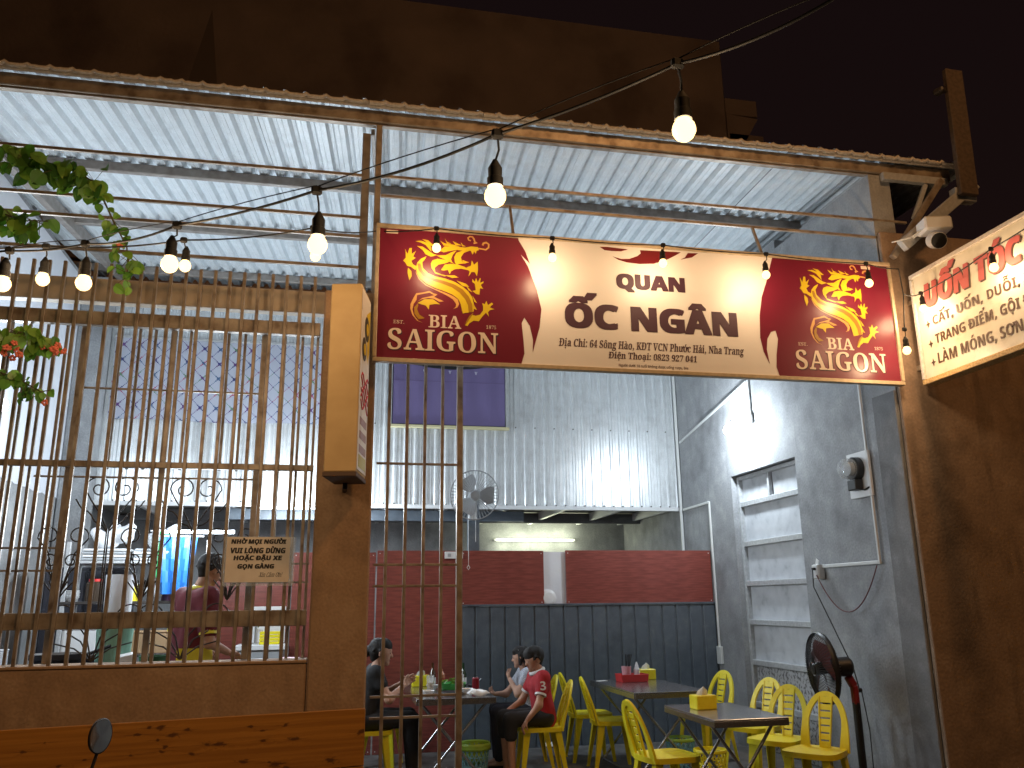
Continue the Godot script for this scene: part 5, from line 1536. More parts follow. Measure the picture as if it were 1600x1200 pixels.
func other_signs() -> void:
	# paper notice in a clear sleeve tied to the fence
	var n := thing("paper_notice", "laminated paper notice about parking tied to the fence bars", "notice", V(-0.665, 1.635, 0.0))
	put("sleeve", S().box(V(0.205, 0.135, -0.006), V(0.44, 0.31, 0.002)), M.glass, n)
	put("paper", S().box(V(0.195, 0.145, 0.0), V(0.395, 0.285, 0.004)), patchy(85, 0.006, [[0.0, 0.7, 0.62, 0.54], [1.0, 0.8, 0.74, 0.66]], 0.6, 0.4), n)
	var black := mat(0.02, 0.018, 0.018, 0.6)
	var b := font(false, true)
	put("lettering", letters("NHỜ MỌI NGƯỜI", b, 0.026, 0.236, 0.34, 0.046, 0.001, 0.0018, 0.1), black, n, V(0, 0, 0.0022))
	put("lettering", letters("VUI LÒNG DỪNG", b, 0.022, 0.184, 0.342, 0.046, 0.001, 0.0018, 0.1), black, n, V(0, 0, 0.0022))
	put("lettering", letters("HOẶC ĐẬU XE", b, 0.046, 0.132, 0.298, 0.046, 0.001, 0.0018, 0.1), black, n, V(0, 0, 0.0022))
	put("lettering", letters("GỌN GÀNG", b, 0.072, 0.08, 0.226, 0.044, 0.001, 0.0018, 0.1), black, n, V(0, 0, 0.0022))
	put("lettering", letters("Xin Cảm Ơn!", font(true, false), 0.21, 0.036, 0.14, 0.03, 0.001, 0.0, 0.3), black, n, V(0, 0, 0.0022))
	# light box on the pillar, seen from its blank end
	var o := thing("light_box_sign", "tall ochre box sign hung on the pillar with printed side face", "sign", V(0.06, 2.27, 0.26), 0.0)
	var ochre := patchy(86, 0.006, [[0.0, 0.46, 0.3, 0.12], [1.0, 0.58, 0.4, 0.18]], 0.6, 0.8)
	var bs := Basis(Vector3.UP, -0.2)
	put("casing", S().box(V(-0.005, 0.64, 0.02), V(0.2, 1.24, 0.36), 0.006, bs), ochre, o)
	put("bottom_frame", S().box(V(-0.005, 0.005, 0.02), V(0.21, 0.03, 0.37), 0.004, bs), mat(0.09, 0.05, 0.03, 0.7), o)
	put("hook", S().bar(V(0.0, -0.03, -0.1), V(0.0, -0.03, -0.27), 0.03, 0.04, 0.003), M.iron_dark, o)
	put("stay", S().bar(V(0.0, 1.1, -0.1), V(0.0, 1.1, -0.27), 0.03, 0.03, 0.003), M.iron_dark, o)
	var face := Node3D.new()
	face.name = "printed_face"
	o.add_child(face)
	face.transform = Transform3D(bs * Basis(Vector3.UP, PI / 2), V(-0.005, 0.03, 0.02) + bs * V(0.101, 0, 0.165))
	put("face_sheet", S().box(V(0.165, 0.61, 0.001), V(0.33, 1.2, 0.004)), mat(0.66, 0.62, 0.56, 0.4), face)
	for e in [[0.2, 0.98, 0.085], [0.12, 0.82, 0.08]]:
		put("round_print", S().lathe([Vector2(e[2], 0), Vector2(e[2], 0.002), Vector2(0, 0.002)], 20, Transform3D(Basis(Vector3.RIGHT, PI / 2), V(e[0], e[1], 0.003))), mat(0.03, 0.03, 0.025, 0.5), face)
		put("round_print", S().lathe([Vector2(e[2] * 0.5, 0.002), Vector2(e[2] * 0.5, 0.004), Vector2(0, 0.004)], 16, Transform3D(Basis(Vector3.RIGHT, PI / 2), V(e[0] + 0.01, e[1], 0.003))), mat(0.6, 0.42, 0.02, 0.5), face)
	put("yellow_print", S().prism(PackedVector2Array([Vector2(0.18, 1.08), Vector2(0.32, 1.15), Vector2(0.31, 0.85), Vector2(0.25, 0.75)]), 0.001, Transform3D(Basis.IDENTITY, V(0, 0, 0.003))), mat(0.6, 0.42, 0.02, 0.5), face)
	var ink := mat(0.5, 0.03, 0.05, 0.5)
	for i in 6:
		var p := PackedVector3Array()
		for j in 9:
			var f := j / 8.0
			p.append(V(0.04 + f * 0.26, 0.62 - i * 0.036 + 0.03 * sin(f * 9.0 + i * 1.7), 0.004))
		put("red_print", S().tube(p, 0.006, 4), ink, face)
	for i in 3:
		put("grey_print", S().box(V(0.165, 0.33 - i * 0.09, 0.004), V(0.24, 0.05, 0.001)), mat(0.3, 0.16, 0.14, 0.5), face)
	put("yellow_print", S().box(V(0.165, 0.07, 0.004), V(0.26, 0.08, 0.001)), mat(0.45, 0.4, 0.06, 0.5), face)
	# hair salon board standing out from the neighbouring wall
	var hs := thing("salon_board", "cream hair salon board standing out from the brown wall", "sign", V(4.5, 3.12, 0.14))
	hs.rotation.y = -PI / 2
	var board := patchy(87, 0.008, [[0.0, 0.52, 0.46, 0.34], [0.3, 0.66, 0.6, 0.47], [1.0, 0.74, 0.68, 0.55]], 0.4, 0.9)
	# in the board's own space x runs towards the street and z faces the restaurant: built mirrored so the print reads from the left
	var rot := Node3D.new()
	rot.name = "board"
	hs.add_child(rot)
	put("panel", S().box(V(0.78, 0.44, -0.045), V(1.52, 0.86, 0.085), 0.004), board, rot)
	var rust := patchy(88, 0.02, [[0.0, 0.3, 0.16, 0.06], [0.5, 0.55, 0.36, 0.14], [1.0, 0.62, 0.46, 0.22]], 0.7, 0.25)
	put("frame_bar", S().box(V(0.78, 0.008, -0.04), V(1.58, 0.04, 0.11), 0.004), rust, rot)
	put("frame_bar", S().box(V(0.78, 0.885, -0.04), V(1.58, 0.035, 0.11), 0.004), M.lime, rot)
	put("frame_bar", S().box(V(0.005, 0.447, -0.04), V(0.03, 0.83, 0.11), 0.004), M.lime, rot)
	put("frame_bar", S().box(V(1.555, 0.447, -0.04), V(0.03, 0.83, 0.11), 0.004), M.lime, rot)
	for y in [0.7, 0.15]:
		put("stay", S().bar(V(0.02, y, -0.04), V(-0.2, y, -0.04), 0.04, 0.04, 0.003), M.iron, rot)
	var big := font(false, true)
	var pink := mat(0.46, 0.1, 0.09, 0.5)
	var brown := mat(0.09, 0.05, 0.035, 0.5)
	put("lettering", letters("UỐN TÓC", big, 0.135, 0.585, 0.98, 0.27, 0.002, 0.009, 0.12), brown, rot, V(0.012, -0.012, 0.0))
	put("lettering", letters("UỐN TÓC", big, 0.135, 0.585, 0.98, 0.27, 0.002, 0.009, 0.12), pink, rot, V(0, 0, 0.0022))
	var cond := font(false, true)
	put("lettering", letters("CẮT, UỐN, DUỖI, N", cond, 0.18, 0.415, 0.98, 0.125, 0.002), brown, rot)
	put("lettering", letters("TRANG ĐIỂM, GỘI ĐẦ", cond, 0.18, 0.25, 1.0, 0.14, 0.002), brown, rot)
	put("lettering", letters("LÀM MÓNG, SƠN GE", cond, 0.18, 0.1, 1.0, 0.125, 0.002), brown, rot)
	for y in [0.45, 0.29, 0.14]:
		put("bullet_print", S().prism(PackedVector2Array([Vector2(0.0, 0.03), Vector2(0.008, 0.008), Vector2(0.028, 0.0), Vector2(0.008, -0.008), Vector2(0.0, -0.03), Vector2(-0.008, -0.008), Vector2(-0.028, 0.0), Vector2(-0.008, 0.008)]), 0.002, Transform3D(Basis.IDENTITY, V(0.125, y, 0))), brown, rot)

# ---------------------------------------------------------------- string lights
func strings() -> void:
	# [knot on the cable, bulb centre]
	var a := [[V(0.85, 2.89, 3.90), V(0.87, 2.71, 3.87)], [V(0.42, 2.82, 3.58), V(0.42, 2.64, 3.54)], [V(-0.10, 2.81, 3.15), V(-0.09, 2.63, 3.12)], [V(-0.63, 2.90, 2.59), V(-0.65, 2.75, 2.56)], [V(-1.06, 2.96, 2.20), V(-1.06, 2.80, 2.16)], [V(-1.37, 2.94, 2.12), V(-1.39, 2.80, 2.09)]]
	var names := ["large lit string bulb hanging highest over the street", "lit string bulb hanging in front of the tin roof above the sign", "lit string bulb hanging in front of the roof post", "lit string bulb over the middle of the fence", "lit string bulb left of the hanging flowers", "lit string bulb at the picture's left edge"]
	var p := PackedVector3Array()
	p.append(V(2.3, 3.15, 5.6))
	p.append(V(1.14, 2.90, 4.22))
	for e in a:
		p.append(e[0])
	p.append(V(-2.3, 3.1, 1.6))
	var s := S()
	var s2 := S()
	for i in p.size() - 1:
		s.tube(sag(p[i], p[i + 1], 0.012 + 0.012 * (i % 2), 8), 0.0045, 6)
		s2.tube(sag(p[i] + V(0, 0.018, 0), p[i + 1] + V(0, 0.014, 0.0), -0.008, 8), 0.002, 5)
	var o := thing("string_light_cable", "black string light cable crossing the street towards the fence", "cable", Vector3.ZERO)
	put("cable", s, M.rubber, o)
	put("support_wire", s2, M.rubber, o)
	for i in a.size():
		string_bulb(names[i], a[i][0], a[i][1], 1.06)
	var b := [[V(-1.36, 3.12, 1.75), V(-1.37, 2.97, 1.71)], [V(-0.83, 3.35, 1.40), V(-0.82, 3.22, 1.36)], [V(-0.19, 3.62, 1.08), V(-0.17, 3.46, 1.04)]]
	var bn := ["small lit string bulb low over the fence's left bars", "small lit string bulb close behind a larger one over the fence", "small lit string bulb just under a larger one by the post"]
	p = PackedVector3Array([V(-2.3, 3.0, 1.9)])
	for e in b:
		p.append(e[0])
	p.append(V(0.21, 4.08, 0.1))
	s = S()
	for i in p.size() - 1:
		s.tube(sag(p[i], p[i + 1], 0.02, 8), 0.0045, 6)
	var c := [[V(0.606, 3.987, 0.42), V(0.608, 3.84, 0.42)], [V(1.427, 3.982, 0.42), V(1.423, 3.831, 0.42)], [V(2.257, 3.995, 0.42), V(2.248, 3.85, 0.42)], [V(3.071, 3.988, 0.42), V(3.055, 3.818, 0.42)], [V(3.902, 3.973, 0.42), V(3.908, 3.811, 0.42)]]
	var cn := ["lit bulb in front of the sign's first dragon emblem", "lit bulb in front of the sign left of its title", "lit bulb in front of the sign above the title", "lit bulb in front of the sign at the second red area's edge", "lit bulb in front of the sign's second dragon emblem"]
	p = PackedVector3Array([V(0.21, 4.08, 0.1)])
	for e in c:
		p.append(e[0])
	p.append(V(4.18, 3.95, 0.42))
	for i in p.size() - 1:
		s.tube(sag(p[i], p[i + 1], 0.012, 8), 0.0045, 6)
	var e1 := [[V(4.16, 3.46, 0.42), V(4.157, 3.29, 0.42)], [V(4.42, 3.80, 0.33), V(4.40, 3.66, 0.36)], [V(4.38, 3.83, 1.12), V(4.36, 3.68, 1.14)]]
	var en := ["lit bulb hanging at the sign's lower outer corner", "lit bulb in front of the salon board's near end", "lit bulb in front of the salon board's big red letters"]
	s.tube(PackedVector3Array([V(4.18, 3.95, 0.42), V(4.2, 3.75, 0.41), V(4.16, 3.46, 0.42)]), 0.0045, 6)
	s.tube(sag(V(4.2, 3.75, 0.41), e1[1][0], 0.02, 6), 0.0045, 6)
	s.tube(sag(e1[1][0], e1[2][0], 0.02, 8), 0.0045, 6)
	s.tube(sag(e1[2][0], V(4.36, 3.9, 1.9), 0.02, 8), 0.0045, 6)
	o = thing("string_light_cable", "black string light cable running along the top of the printed sign", "cable", Vector3.ZERO)
	put("cable", s, M.rubber, o)
	for i in b.size():
		string_bulb(bn[i], b[i][0], b[i][1])
	for i in c.size():
		string_bulb(cn[i], c[i][0], c[i][1])
	for i in e1.size():
		string_bulb(en[i], e1[i][0], e1[i][1])

# ---------------------------------------------------------------- plants
func leaf_mesh(l: float, w: float, fold: float) -> ArrayMesh:
	var s := S()
	var prev := []
	for j in 7:
		var f := j / 6.0
		var ww := w * 0.5 * pow(sin(PI * minf(0.06 + f * 0.94, 1.0)), 0.7) * (1.15 - 0.45 * f)
		var mid := V(0, -l * f, -0.12 * l * f * f)
		var cur := [mid + V(-ww, 0.01 * l, fold * ww), mid, mid + V(ww, 0.01 * l, fold * ww)]
		if j > 0:
			for q in 2:
				var nn: Vector3 = (cur[q + 1] - cur[q]).cross(prev[q] - cur[q]).normalized()
				if nn.z < 0.0:
					nn = -nn
				s.quad(prev[q], prev[q + 1], cur[q + 1], cur[q], nn)
		prev = cur
	return s.mesh()

func vine(label: String, category: String, called: String, spine: Array, count: int, size: float, flowers: Array, young: float, sd: int) -> void:
	var r := RandomNumberGenerator.new()
	r.seed = sd
	var at: Vector3 = spine[0]
	var o := thing(called, label, category, at)
	var p := PackedVector3Array()
	for q in spine:
		p.append(q - at)
	var st := S()
	st.tube(p, 0.006, 6, 0.003)
	var meshes := [leaf_mesh(1.0, 0.85, 0.25), leaf_mesh(1.0, 0.72, 0.45), leaf_mesh(0.9, 0.95, 0.1)]
	for i in count:
		var f := (i + 0.5) / count * (p.size() - 1)
		var k := mini(int(f), p.size() - 2)
		var c := p[k].lerp(p[k + 1], f - k) + V(r.randf_range(-1, 1), r.randf_range(-1, 0.6), r.randf_range(-1, 1)) * size * 0.95
		var root := p[k].lerp(p[k + 1], f - k)
		st.tube(PackedVector3Array([root, c]), 0.0018, 4)
		var m := put("leaf", meshes[r.randi() % 3], M.leaf_young if r.randf() < young * 0.6 else [M.leaf, M.leaf_deep, M.leaf_mid][r.randi() % 3], o)
		var sz := size * r.randf_range(0.7, 1.25)
		m.transform = Transform3D((Basis(Vector3.UP, r.randf_range(-1.0, 1.0)) * Basis(Vector3.RIGHT, r.randf_range(-0.7, 0.5)) * Basis(Vector3.BACK, r.randf_range(-0.9, 0.9))).scaled(Vector3.ONE * sz), c)
	put("stem", st, mat(0.09, 0.07, 0.03, 0.8), o)
	for c in flowers:
		var q := S()
		for i in 5:
			var b := Basis(Vector3.BACK, TAU * i / 5.0) * Basis(Vector3.RIGHT, 0.5)
			q.ball(b * V(0, 0.014, 0), V(0.008, 0.012, 0.006), 4, 6)
		q.tube(PackedVector3Array([V(0, 0, -0.03), V(0, 0, 0)]), 0.002, 4)
		var e := put("flower", q, M.petal, o, c - at)
		e.rotation = V(r.randf_range(-0.6, 0.6), r.randf_range(-0.8, 0.8), r.randf() * 6.0)

func plants() -> void:
	var y := 0.0
	vine("broad leaved climber hanging from the rails at the upper corner", "plant", "climbing_plant", [V(-2.6, 4.35, 0.35), V(-2.2, 4.25, 0.55), V(-1.95, 4.13, 0.72), V(-1.75, 4.05, 0.75), V(-1.58, 4.0, 0.78), V(-1.45, 3.93, 0.79)], 120, 0.095, [], 0.35, 21)
	vine("leafy climber sprig below the upper climber at the fence edge", "plant", "climbing_plant", [V(-2.4, 3.85, 0.4), V(-2.05, 3.80, 0.58), V(-1.9, 3.73, 0.64), V(-1.74, 3.72, 0.67)], 56, 0.085, [], 0.45, 22)
	vine("small hanging sprig with pale green tips over the fence bars", "plant", "climbing_plant", [V(-1.48, 3.95, 0.72), V(-1.36, 3.72, 0.73), V(-1.28, 3.58, 0.71), V(-1.26, 3.48, 0.70), V(-1.27, 3.38, 0.68)], 44, 0.065, [V(-1.31, 3.56, 0.75)], 0.7, 23)
	var fl := []
	var r := RandomNumberGenerator.new()
	r.seed = 6
	for i in 16:
		fl.append(V(-1.9 + 0.33 * r.randf(), 2.93 + r.randf_range(-0.05, 0.03), 0.64 + r.randf_range(-0.03, 0.03)))
	vine("flowering bush with coral blossoms in front of the fence's edge", "plant", "flowering_shrub", [V(-2.4, 2.9, 0.35), V(-2.1, 3.02, 0.48), V(-1.9, 3.05, 0.56), V(-1.78, 3.05, 0.58), V(-1.66, 3.0, 0.6)], 90, 0.08, fl, 0.85, 24)
	vine("dark leafy twig below the coral blossoms on the fence", "plant", "flowering_shrub", [V(-2.3, 2.85, 0.35), V(-1.95, 2.83, 0.5), V(-1.82, 2.78, 0.52), V(-1.68, 2.7, 0.54)], 64, 0.062, [V(-1.66, 2.64, 0.56)], 0.2, 25)

# ---------------------------------------------------------------- furniture and small things
func furniture() -> void:
	make_table("steel folding table where the children sit behind the bars", V(1.07, 0, -2.37), 0.68, 1.3, 0.72)
	make_table("steel folding table with a red condiment tray by the navy partition", V(2.92, 0, -2.2), 0.68, 1.3, 0.73)
	make_table("steel folding table nearest the street beside the pedestal fan", V(2.88, 0, -0.46), 0.56, 0.92, 0.70)
	var c := make_chair()
	c.set_meta("label", "yellow chair the boy in red sits on")
	c.position = V(1.87, 0, -2.08)
	c.rotation.y = PI - 0.08
	copy(c, V(1.88, 0, -2.64), PI - 0.05, "yellow chair the girl sits on, mostly hidden by the boy")
	copy(c, V(0.37, 0, -2.3), 0.0, "yellow chair under the person in black behind the bars")
	copy(c, V(0.5, 0, -3.0), -0.3, "empty yellow chair behind the person in black")
	copy(c, V(2.62, 0, -2.28), -0.1, "yellow chair with its back to the children's table, nearer of two")
	copy(c, V(2.56, 0, -2.82), -0.05, "yellow chair with its back to the children's table, farther of two")
	copy(c, V(2.40, 0, -0.42), 0.12, "yellow chair pulled up to the nearest steel table, back to the opening")
	copy(c, V(3.52, 0, -0.86), -2.5, "yellow chair against the concrete wall left of the pedestal fan")
	copy(c, V(3.50, 0, -0.28), -2.5, "yellow chair partly behind the pedestal fan head")
	copy(c, V(3.66, 0, -1.55), -2.7, "yellow chair in front of the metal door's lowest panel")
	copy(c, V(3.62, 0, -2.45), -2.8, "yellow chair beside the white switch box and navy partition")
	basket("blue woven basket with a yellow green liner under the children's table", V(1.30, 0, -2.2), M.blue_plastic, M.lime_plastic, true)
	basket("blue woven basket with a lime rim between the two empty tables", V(3.16, 0, -2.0), M.blue_plastic, M.lime_plastic, false)
	basket("yellow woven basket under the nearest steel table", V(3.16, 0, -1.36), M.yellow, M.yellow, false)
	tissue_box("yellow tissue box on the nearest steel table", V(2.79, 0.70, -0.6), 0.1)
	tissue_box("yellow tissue box behind the red condiment tray", V(3.13, 0.73, -2.72), 0.0)
	tissue_box("yellow tissue box among dishes on the children's table", V(0.88, 0.72, -2.85), 0.0)
	# red tray with bottles
	var t := thing("condiment_tray", "red plastic tray of sauces on the table by the navy partition", "tray", V(2.92, 0.73, -2.55))
	var s := S()
	s.box(V(0, 0.006, 0), V(0.26, 0.012, 0.18), 0.003)
	for q in [-1.0, 1.0]:
		s.box(V(0.133 * q, 0.037, 0), V(0.008, 0.072, 0.19), 0.002, Basis(Vector3.BACK, -0.15 * q))
		s.box(V(0, 0.037, 0.094 * q), V(0.266, 0.07, 0.008), 0.002, Basis(Vector3.RIGHT, 0.15 * q))
	put("tray", s, M.red_plastic, t)
	var bt := thing("sauce_bottle", "white squeeze bottle standing in the red tray", "bottle", V(2.97, 0.743, -2.54))
	put("body", S().lathe([Vector2(0, 0), Vector2(0.028, 0), Vector2(0.03, 0.1), Vector2(0.02, 0.12)], 16), M.white_plastic, bt)
	put("nozzle", S().lathe([Vector2(0.02, 0.12), Vector2(0.018, 0.135), Vector2(0.005, 0.17), Vector2(0, 0.17)], 12), M.white_plastic, bt)
	var jar := thing("cutlery_holder", "pinkish cutlery cup with dark chopsticks in the red tray", "cup", V(2.87, 0.743, -2.56))
	put("cup", S().lathe([Vector2(0, 0), Vector2(0.04, 0), Vector2(0.048, 0.13), Vector2(0.044, 0.13), Vector2(0.036, 0.01)], 18), M.pink_plastic, jar)
	for i in 8:
		put("chopstick", S().tube(PackedVector3Array([V(0.01 * cos(i * 2.0), 0.01, 0.01 * sin(i * 2.0)), V(0.03 * cos(i * 1.7) + 0.03, 0.24, 0.03 * sin(i * 1.7))]), 0.0035, 5), M.rubber, jar)
	tag(put("paper_card", S().box(V(2.66, 0.7315, -2.7), V(0.1, 0.002, 0.06), 0.0, Basis(Vector3.UP, 0.3)), M.paper, self), "small white card on the table corner by the navy partition", "card")
	# on the children's table
	for e in [[0.9, -2.2, "tall glass of pale drink nearer the person in black"], [1.17, -2.2, "tall glass with a straw beside the red can"]]:
		var g := thing("drinking_glass", e[2], "glass", V(e[0], 0.72, e[1]), 0.0, "glasses on the children's table")
		put("glass", S().lathe([Vector2(0, 0), Vector2(0.028, 0), Vector2(0.036, 0.15), Vector2(0.033, 0.15), Vector2(0.026, 0.008), Vector2(0, 0.008)], 18), M.glass, g)
		put("drink", S().lathe([Vector2(0, 0.01), Vector2(0.0255, 0.01), Vector2(0.03, 0.085), Vector2(0, 0.085)], 18), M.drink, g)
		if e[0] > 1.0:
			put("straw", S().tube(PackedVector3Array([V(-0.01, 0.015, 0), V(0.025, 0.19, 0.01)]), 0.003, 6), M.white_plastic, g)
	var can := thing("drink_can", "red drink can at the boy's side of the table", "can", V(1.31, 0.72, -2.2))
	put("can", S().lathe([Vector2(0, 0), Vector2(0.024, 0), Vector2(0.033, 0.008), Vector2(0.033, 0.108), Vector2(0.027, 0.12), Vector2(0.024, 0.119), Vector2(0, 0.117)], 20), mat(0.22, 0.012, 0.025, 0.3, 0.3), can)
	put("lid_rim", S().lathe([Vector2(0.026, 0.119), Vector2(0.0275, 0.122), Vector2(0.025, 0.123)], 20), M.stainless, can)
	var ketchup := thing("sauce_bottle", "orange chilli sauce bottle on the children's table", "bottle", V(1.07, 0.72, -2.75))
	put("body", S().lathe([Vector2(0, 0), Vector2(0.03, 0), Vector2(0.032, 0.11), Vector2(0.014, 0.14), Vector2(0.012, 0.16), Vector2(0, 0.16)], 16), mat(0.5, 0.2, 0.1, 0.35), ketchup)
	put("label_band", S().lathe([Vector2(0.0325, 0.02), Vector2(0.0325, 0.08)], 16), mat(0.4, 0.05, 0.03, 0.4), ketchup)
	var sal := thing("herb_basket", "green plastic basket of herbs on the children's table", "basket", V(1.14, 0.72, -2.5))
	put("basket", S().lathe([Vector2(0, 0), Vector2(0.1, 0), Vector2(0.13, 0.055), Vector2(0.125, 0.055), Vector2(0.095, 0.008)], 22), M.green_plastic, sal)
	var lf := leaf_mesh(0.06, 0.04, 0.3)
	var r := RandomNumberGenerator.new()
	r.seed = 17
	for i in 24:
		var m := put("leaf", lf, M.leaf_young, sal)
		m.transform = Transform3D(Basis.from_euler(V(r.randf_range(-2.2, -0.8), r.randf() * 6.0, 0)), V(r.randf_range(-0.07, 0.07), r.randf_range(0.05, 0.085), r.randf_range(-0.07, 0.07)))
	var cloth := thing("crumpled_napkin", "crumpled white napkin on the near corner of the children's table", "napkin", V(1.28, 0.722, -1.84))
	var pr := []
	for i in 16:
		var c0 := V(r.randf_range(-0.09, 0.09), 0.014 + r.randf() * 0.012, r.randf_range(-0.05, 0.05))
		pr.append([c0, c0 + V(r.randf_range(-0.06, 0.06), r.randf_range(-0.01, 0.02), r.randf_range(-0.05, 0.05)), 0.011, 0.006])
	layer("cloth", pr, 0.006, 0.03, M.paper, cloth)
	var dish := thing("dipping_bowl", "small dark dish with a spoon beside the red can", "bowl", V(1.33, 0.72, -2.45))
	put("bowl", S().lathe([Vector2(0, 0), Vector2(0.03, 0), Vector2(0.055, 0.035), Vector2(0.051, 0.035), Vector2(0.026, 0.006), Vector2(0, 0.006)], 18), M.black_plastic, dish)
	put("spoon", S().tube(PackedVector3Array([V(0, 0.01, 0), V(0.07, 0.09, 0.02)]), 0.004, 6), M.stainless, dish)
	for e in [[0.95, -2.45, "white rice bowl beside the pale drink"], [1.2, -2.02, "white bowl near the crumpled napkin"], [0.85, -1.95, "white bowl at the table edge by the person in black"]]:
		var rb := thing("rice_bowl", e[2], "bowl", V(e[0], 0.72, e[1]))
		put("bowl", S().lathe([Vector2(0, 0.0), Vector2(0.03, 0), Vector2(0.06, 0.045), Vector2(0.057, 0.046), Vector2(0.026, 0.006), Vector2(0, 0.006)], 20), M.white_plastic, rb)
		put("food", S().lathe([Vector2(0.05, 0.034), Vector2(0.03, 0.044), Vector2(0, 0.046)], 14), patchy(45, 0.06, [[0.0, 0.2, 0.11, 0.04], [1.0, 0.5, 0.36, 0.2]], 0.8, 0.1), rb)
	for e in [[1.26, -2.62, "dark green bottle behind the red can"], [0.98, -2.72, "brown bottle beside the chilli sauce"]]:
		var dbt := thing("drink_bottle", e[2], "bottle", V(e[0], 0.72, e[1]))
		put("body", S().lathe([Vector2(0, 0), Vector2(0.03, 0), Vector2(0.031, 0.12), Vector2(0.013, 0.17), Vector2(0.012, 0.22), Vector2(0, 0.22)], 16), mat(0.015, 0.05, 0.02, 0.15) if e[0] > 1.1 else mat(0.07, 0.03, 0.01, 0.15), dbt)
		put("label_band", S().lathe([Vector2(0.0316, 0.03), Vector2(0.0318, 0.09)], 16), M.paper, dbt)
	var plate := thing("serving_plate", "dark serving plate in the middle of the children's table", "plate", V(1.08, 0.72, -2.05))
	put("plate", S().lathe([Vector2(0, 0), Vector2(0.07, 0), Vector2(0.11, 0.018), Vector2(0.108, 0.021), Vector2(0.066, 0.005), Vector2(0, 0.005)], 24), M.black_plastic, plate)

func kitchen() -> void:
	# steel shelf rack along the back of the kitchen
	var o := thing("storage_rack", "steel storage rack crowded with kitchen goods behind the fence", "shelf", V(-1.85, 0.17, -2.9))
	for x in [-0.5, 0.5]:
		for z in [-0.2, 0.2]:
			put("upright", S().box(V(x, 0.95, z), V(0.035, 1.9, 0.035), 0.003), M.steel_pale, o)
	for y in [0.35, 0.9, 1.36, 1.72]:
		put("shelf_board", S().box(V(0, y, 0), V(1.04, 0.025, 0.44), 0.003), M.iron_dark if y < 1.5 else M.steel_pale, o)
	var i := 0
	for e in [["stack of folded black and white sheets on the rack", M.black_plastic, V(-2.05, 1.905, -2.9)], ["stack of pale trays on the rack's top shelf", M.white_plastic, V(-1.62, 1.905, -2.9)]]:
		var s := thing("tray_stack", e[0], "tray", e[2], 0.1 * i)
		for k in 4:
			put("tray", S().box(V(0.01 * (k % 2), 0.014 + k * 0.028, 0), V(0.4, 0.022, 0.34), 0.006), M.white_plastic if (k + i) % 2 else M.grey_plastic, s)
		i += 1
	var r := RandomNumberGenerator.new()
	r.seed = 33
	var bags := [[V(-2.0, 2.13, -2.85), 0.16, "bulging clear plastic bag on top of the tray stack"], [V(-1.6, 2.12, -2.85), 0.15, "shiny clear plastic bag beside the blue sheet"], [V(-1.4, 2.0, -2.7), 0.1, "small clear plastic bag at the rack's end"], [V(-1.62, 1.63, -2.75), 0.09, "white plastic bag on the middle shelf of the rack"]]
	for e in bags:
		var p := []
		for k in 7:
			var c: Vector3 = V(r.randf_range(-1, 1), r.randf_range(-0.4, 0.35), r.randf_range(-0.8, 0.8)) * e[1] * 0.7
			p.append([c, c + V(r.randf_range(-0.6, 0.6), r.randf_range(-0.2, 0.5), 0.1) * e[1], e[1] * 0.45, e[1] * 0.3])
		var b := thing("plastic_bag", e[2], "bag", e[0])
		layer("bag", p, 0.014, 0.025, M.clear_bag, b)
	for e in [[-2.12, 0.075, 0.2, "dark sauce jar", mat(0.04, 0.025, 0.015, 0.3)], [-1.93, 0.05, 0.24, "brown bottle", mat(0.09, 0.05, 0.015, 0.25)], [-1.78, 0.055, 0.16, "yellow lidded tub", M.lemon], [-1.48, 0.06, 0.18, "purple tin", mat(0.1, 0.04, 0.12, 0.4)]]:
		var j := thing("kitchen_jar", "%s on the rack's middle shelf" % e[3], "jar", V(e[0], 1.543, -2.8))
		put("jar", S().lathe([Vector2(0, 0), Vector2(e[1], 0), Vector2(e[1], e[2] * 0.8), Vector2(e[1] * 0.7, e[2] * 0.9)], 18), e[4], j)
		put("lid", S().lathe([Vector2(e[1] * 0.75, e[2] * 0.88), Vector2(e[1] * 0.75, e[2]), Vector2(0, e[2])], 16), M.red_plastic if e[1] > 0.07 else M.white_plastic, j)
	var cart := thing("snack_box", "small yellow carton on the rack's shelf end", "carton", V(-1.40, 1.543, -2.72), 0.2)
	put("carton", S().box(V(0, 0.06, 0), V(0.08, 0.12, 0.05), 0.003), M.lemon, cart)
	put("label_panel", S().box(V(0, 0.06, 0.026), V(0.05, 0.05, 0.002)), M.white_plastic, cart)
	# work counter with stove at the fence
	var c := thing("work_counter", "blue covered kitchen counter close behind the fence", "counter", V(-2.3, 0.17, -1.7))
	put("worktop", S().box(V(0, 0.86, 0), V(1.15, 0.04, 0.6), 0.006), mat(0.14, 0.2, 0.3, 0.4), c)
	put("skirt", S().box(V(0, 0.45, 0.27), V(1.1, 0.78, 0.03), 0.006), mat(0.12, 0.17, 0.26, 0.5), c)
	for x in [-0.5, 0.5]:
		for z in [-0.24, 0.22]:
			put("leg", S().box(V(x, 0.42, z), V(0.045, 0.84, 0.045), 0.004), M.steel, c)
	var wok := thing("wide_wok", "wide dark wok with food on the blue counter", "wok", V(-2.05, 1.05, -1.66))
	put("pan", S().lathe([Vector2(0, 0), Vector2(0.1, 0.005), Vector2(0.2, 0.06), Vector2(0.22, 0.1), Vector2(0.214, 0.1), Vector2(0.19, 0.062), Vector2(0.09, 0.014), Vector2(0, 0.01)], 26), M.iron_dark, wok)
	put("food", S().lathe([Vector2(0.17, 0.06), Vector2(0.12, 0.075), Vector2(0.05, 0.085), Vector2(0, 0.085)], 18), patchy(44, 0.05, [[0.0, 0.12, 0.06, 0.03], [1.0, 0.35, 0.18, 0.08]], 0.7, 0.15), wok)
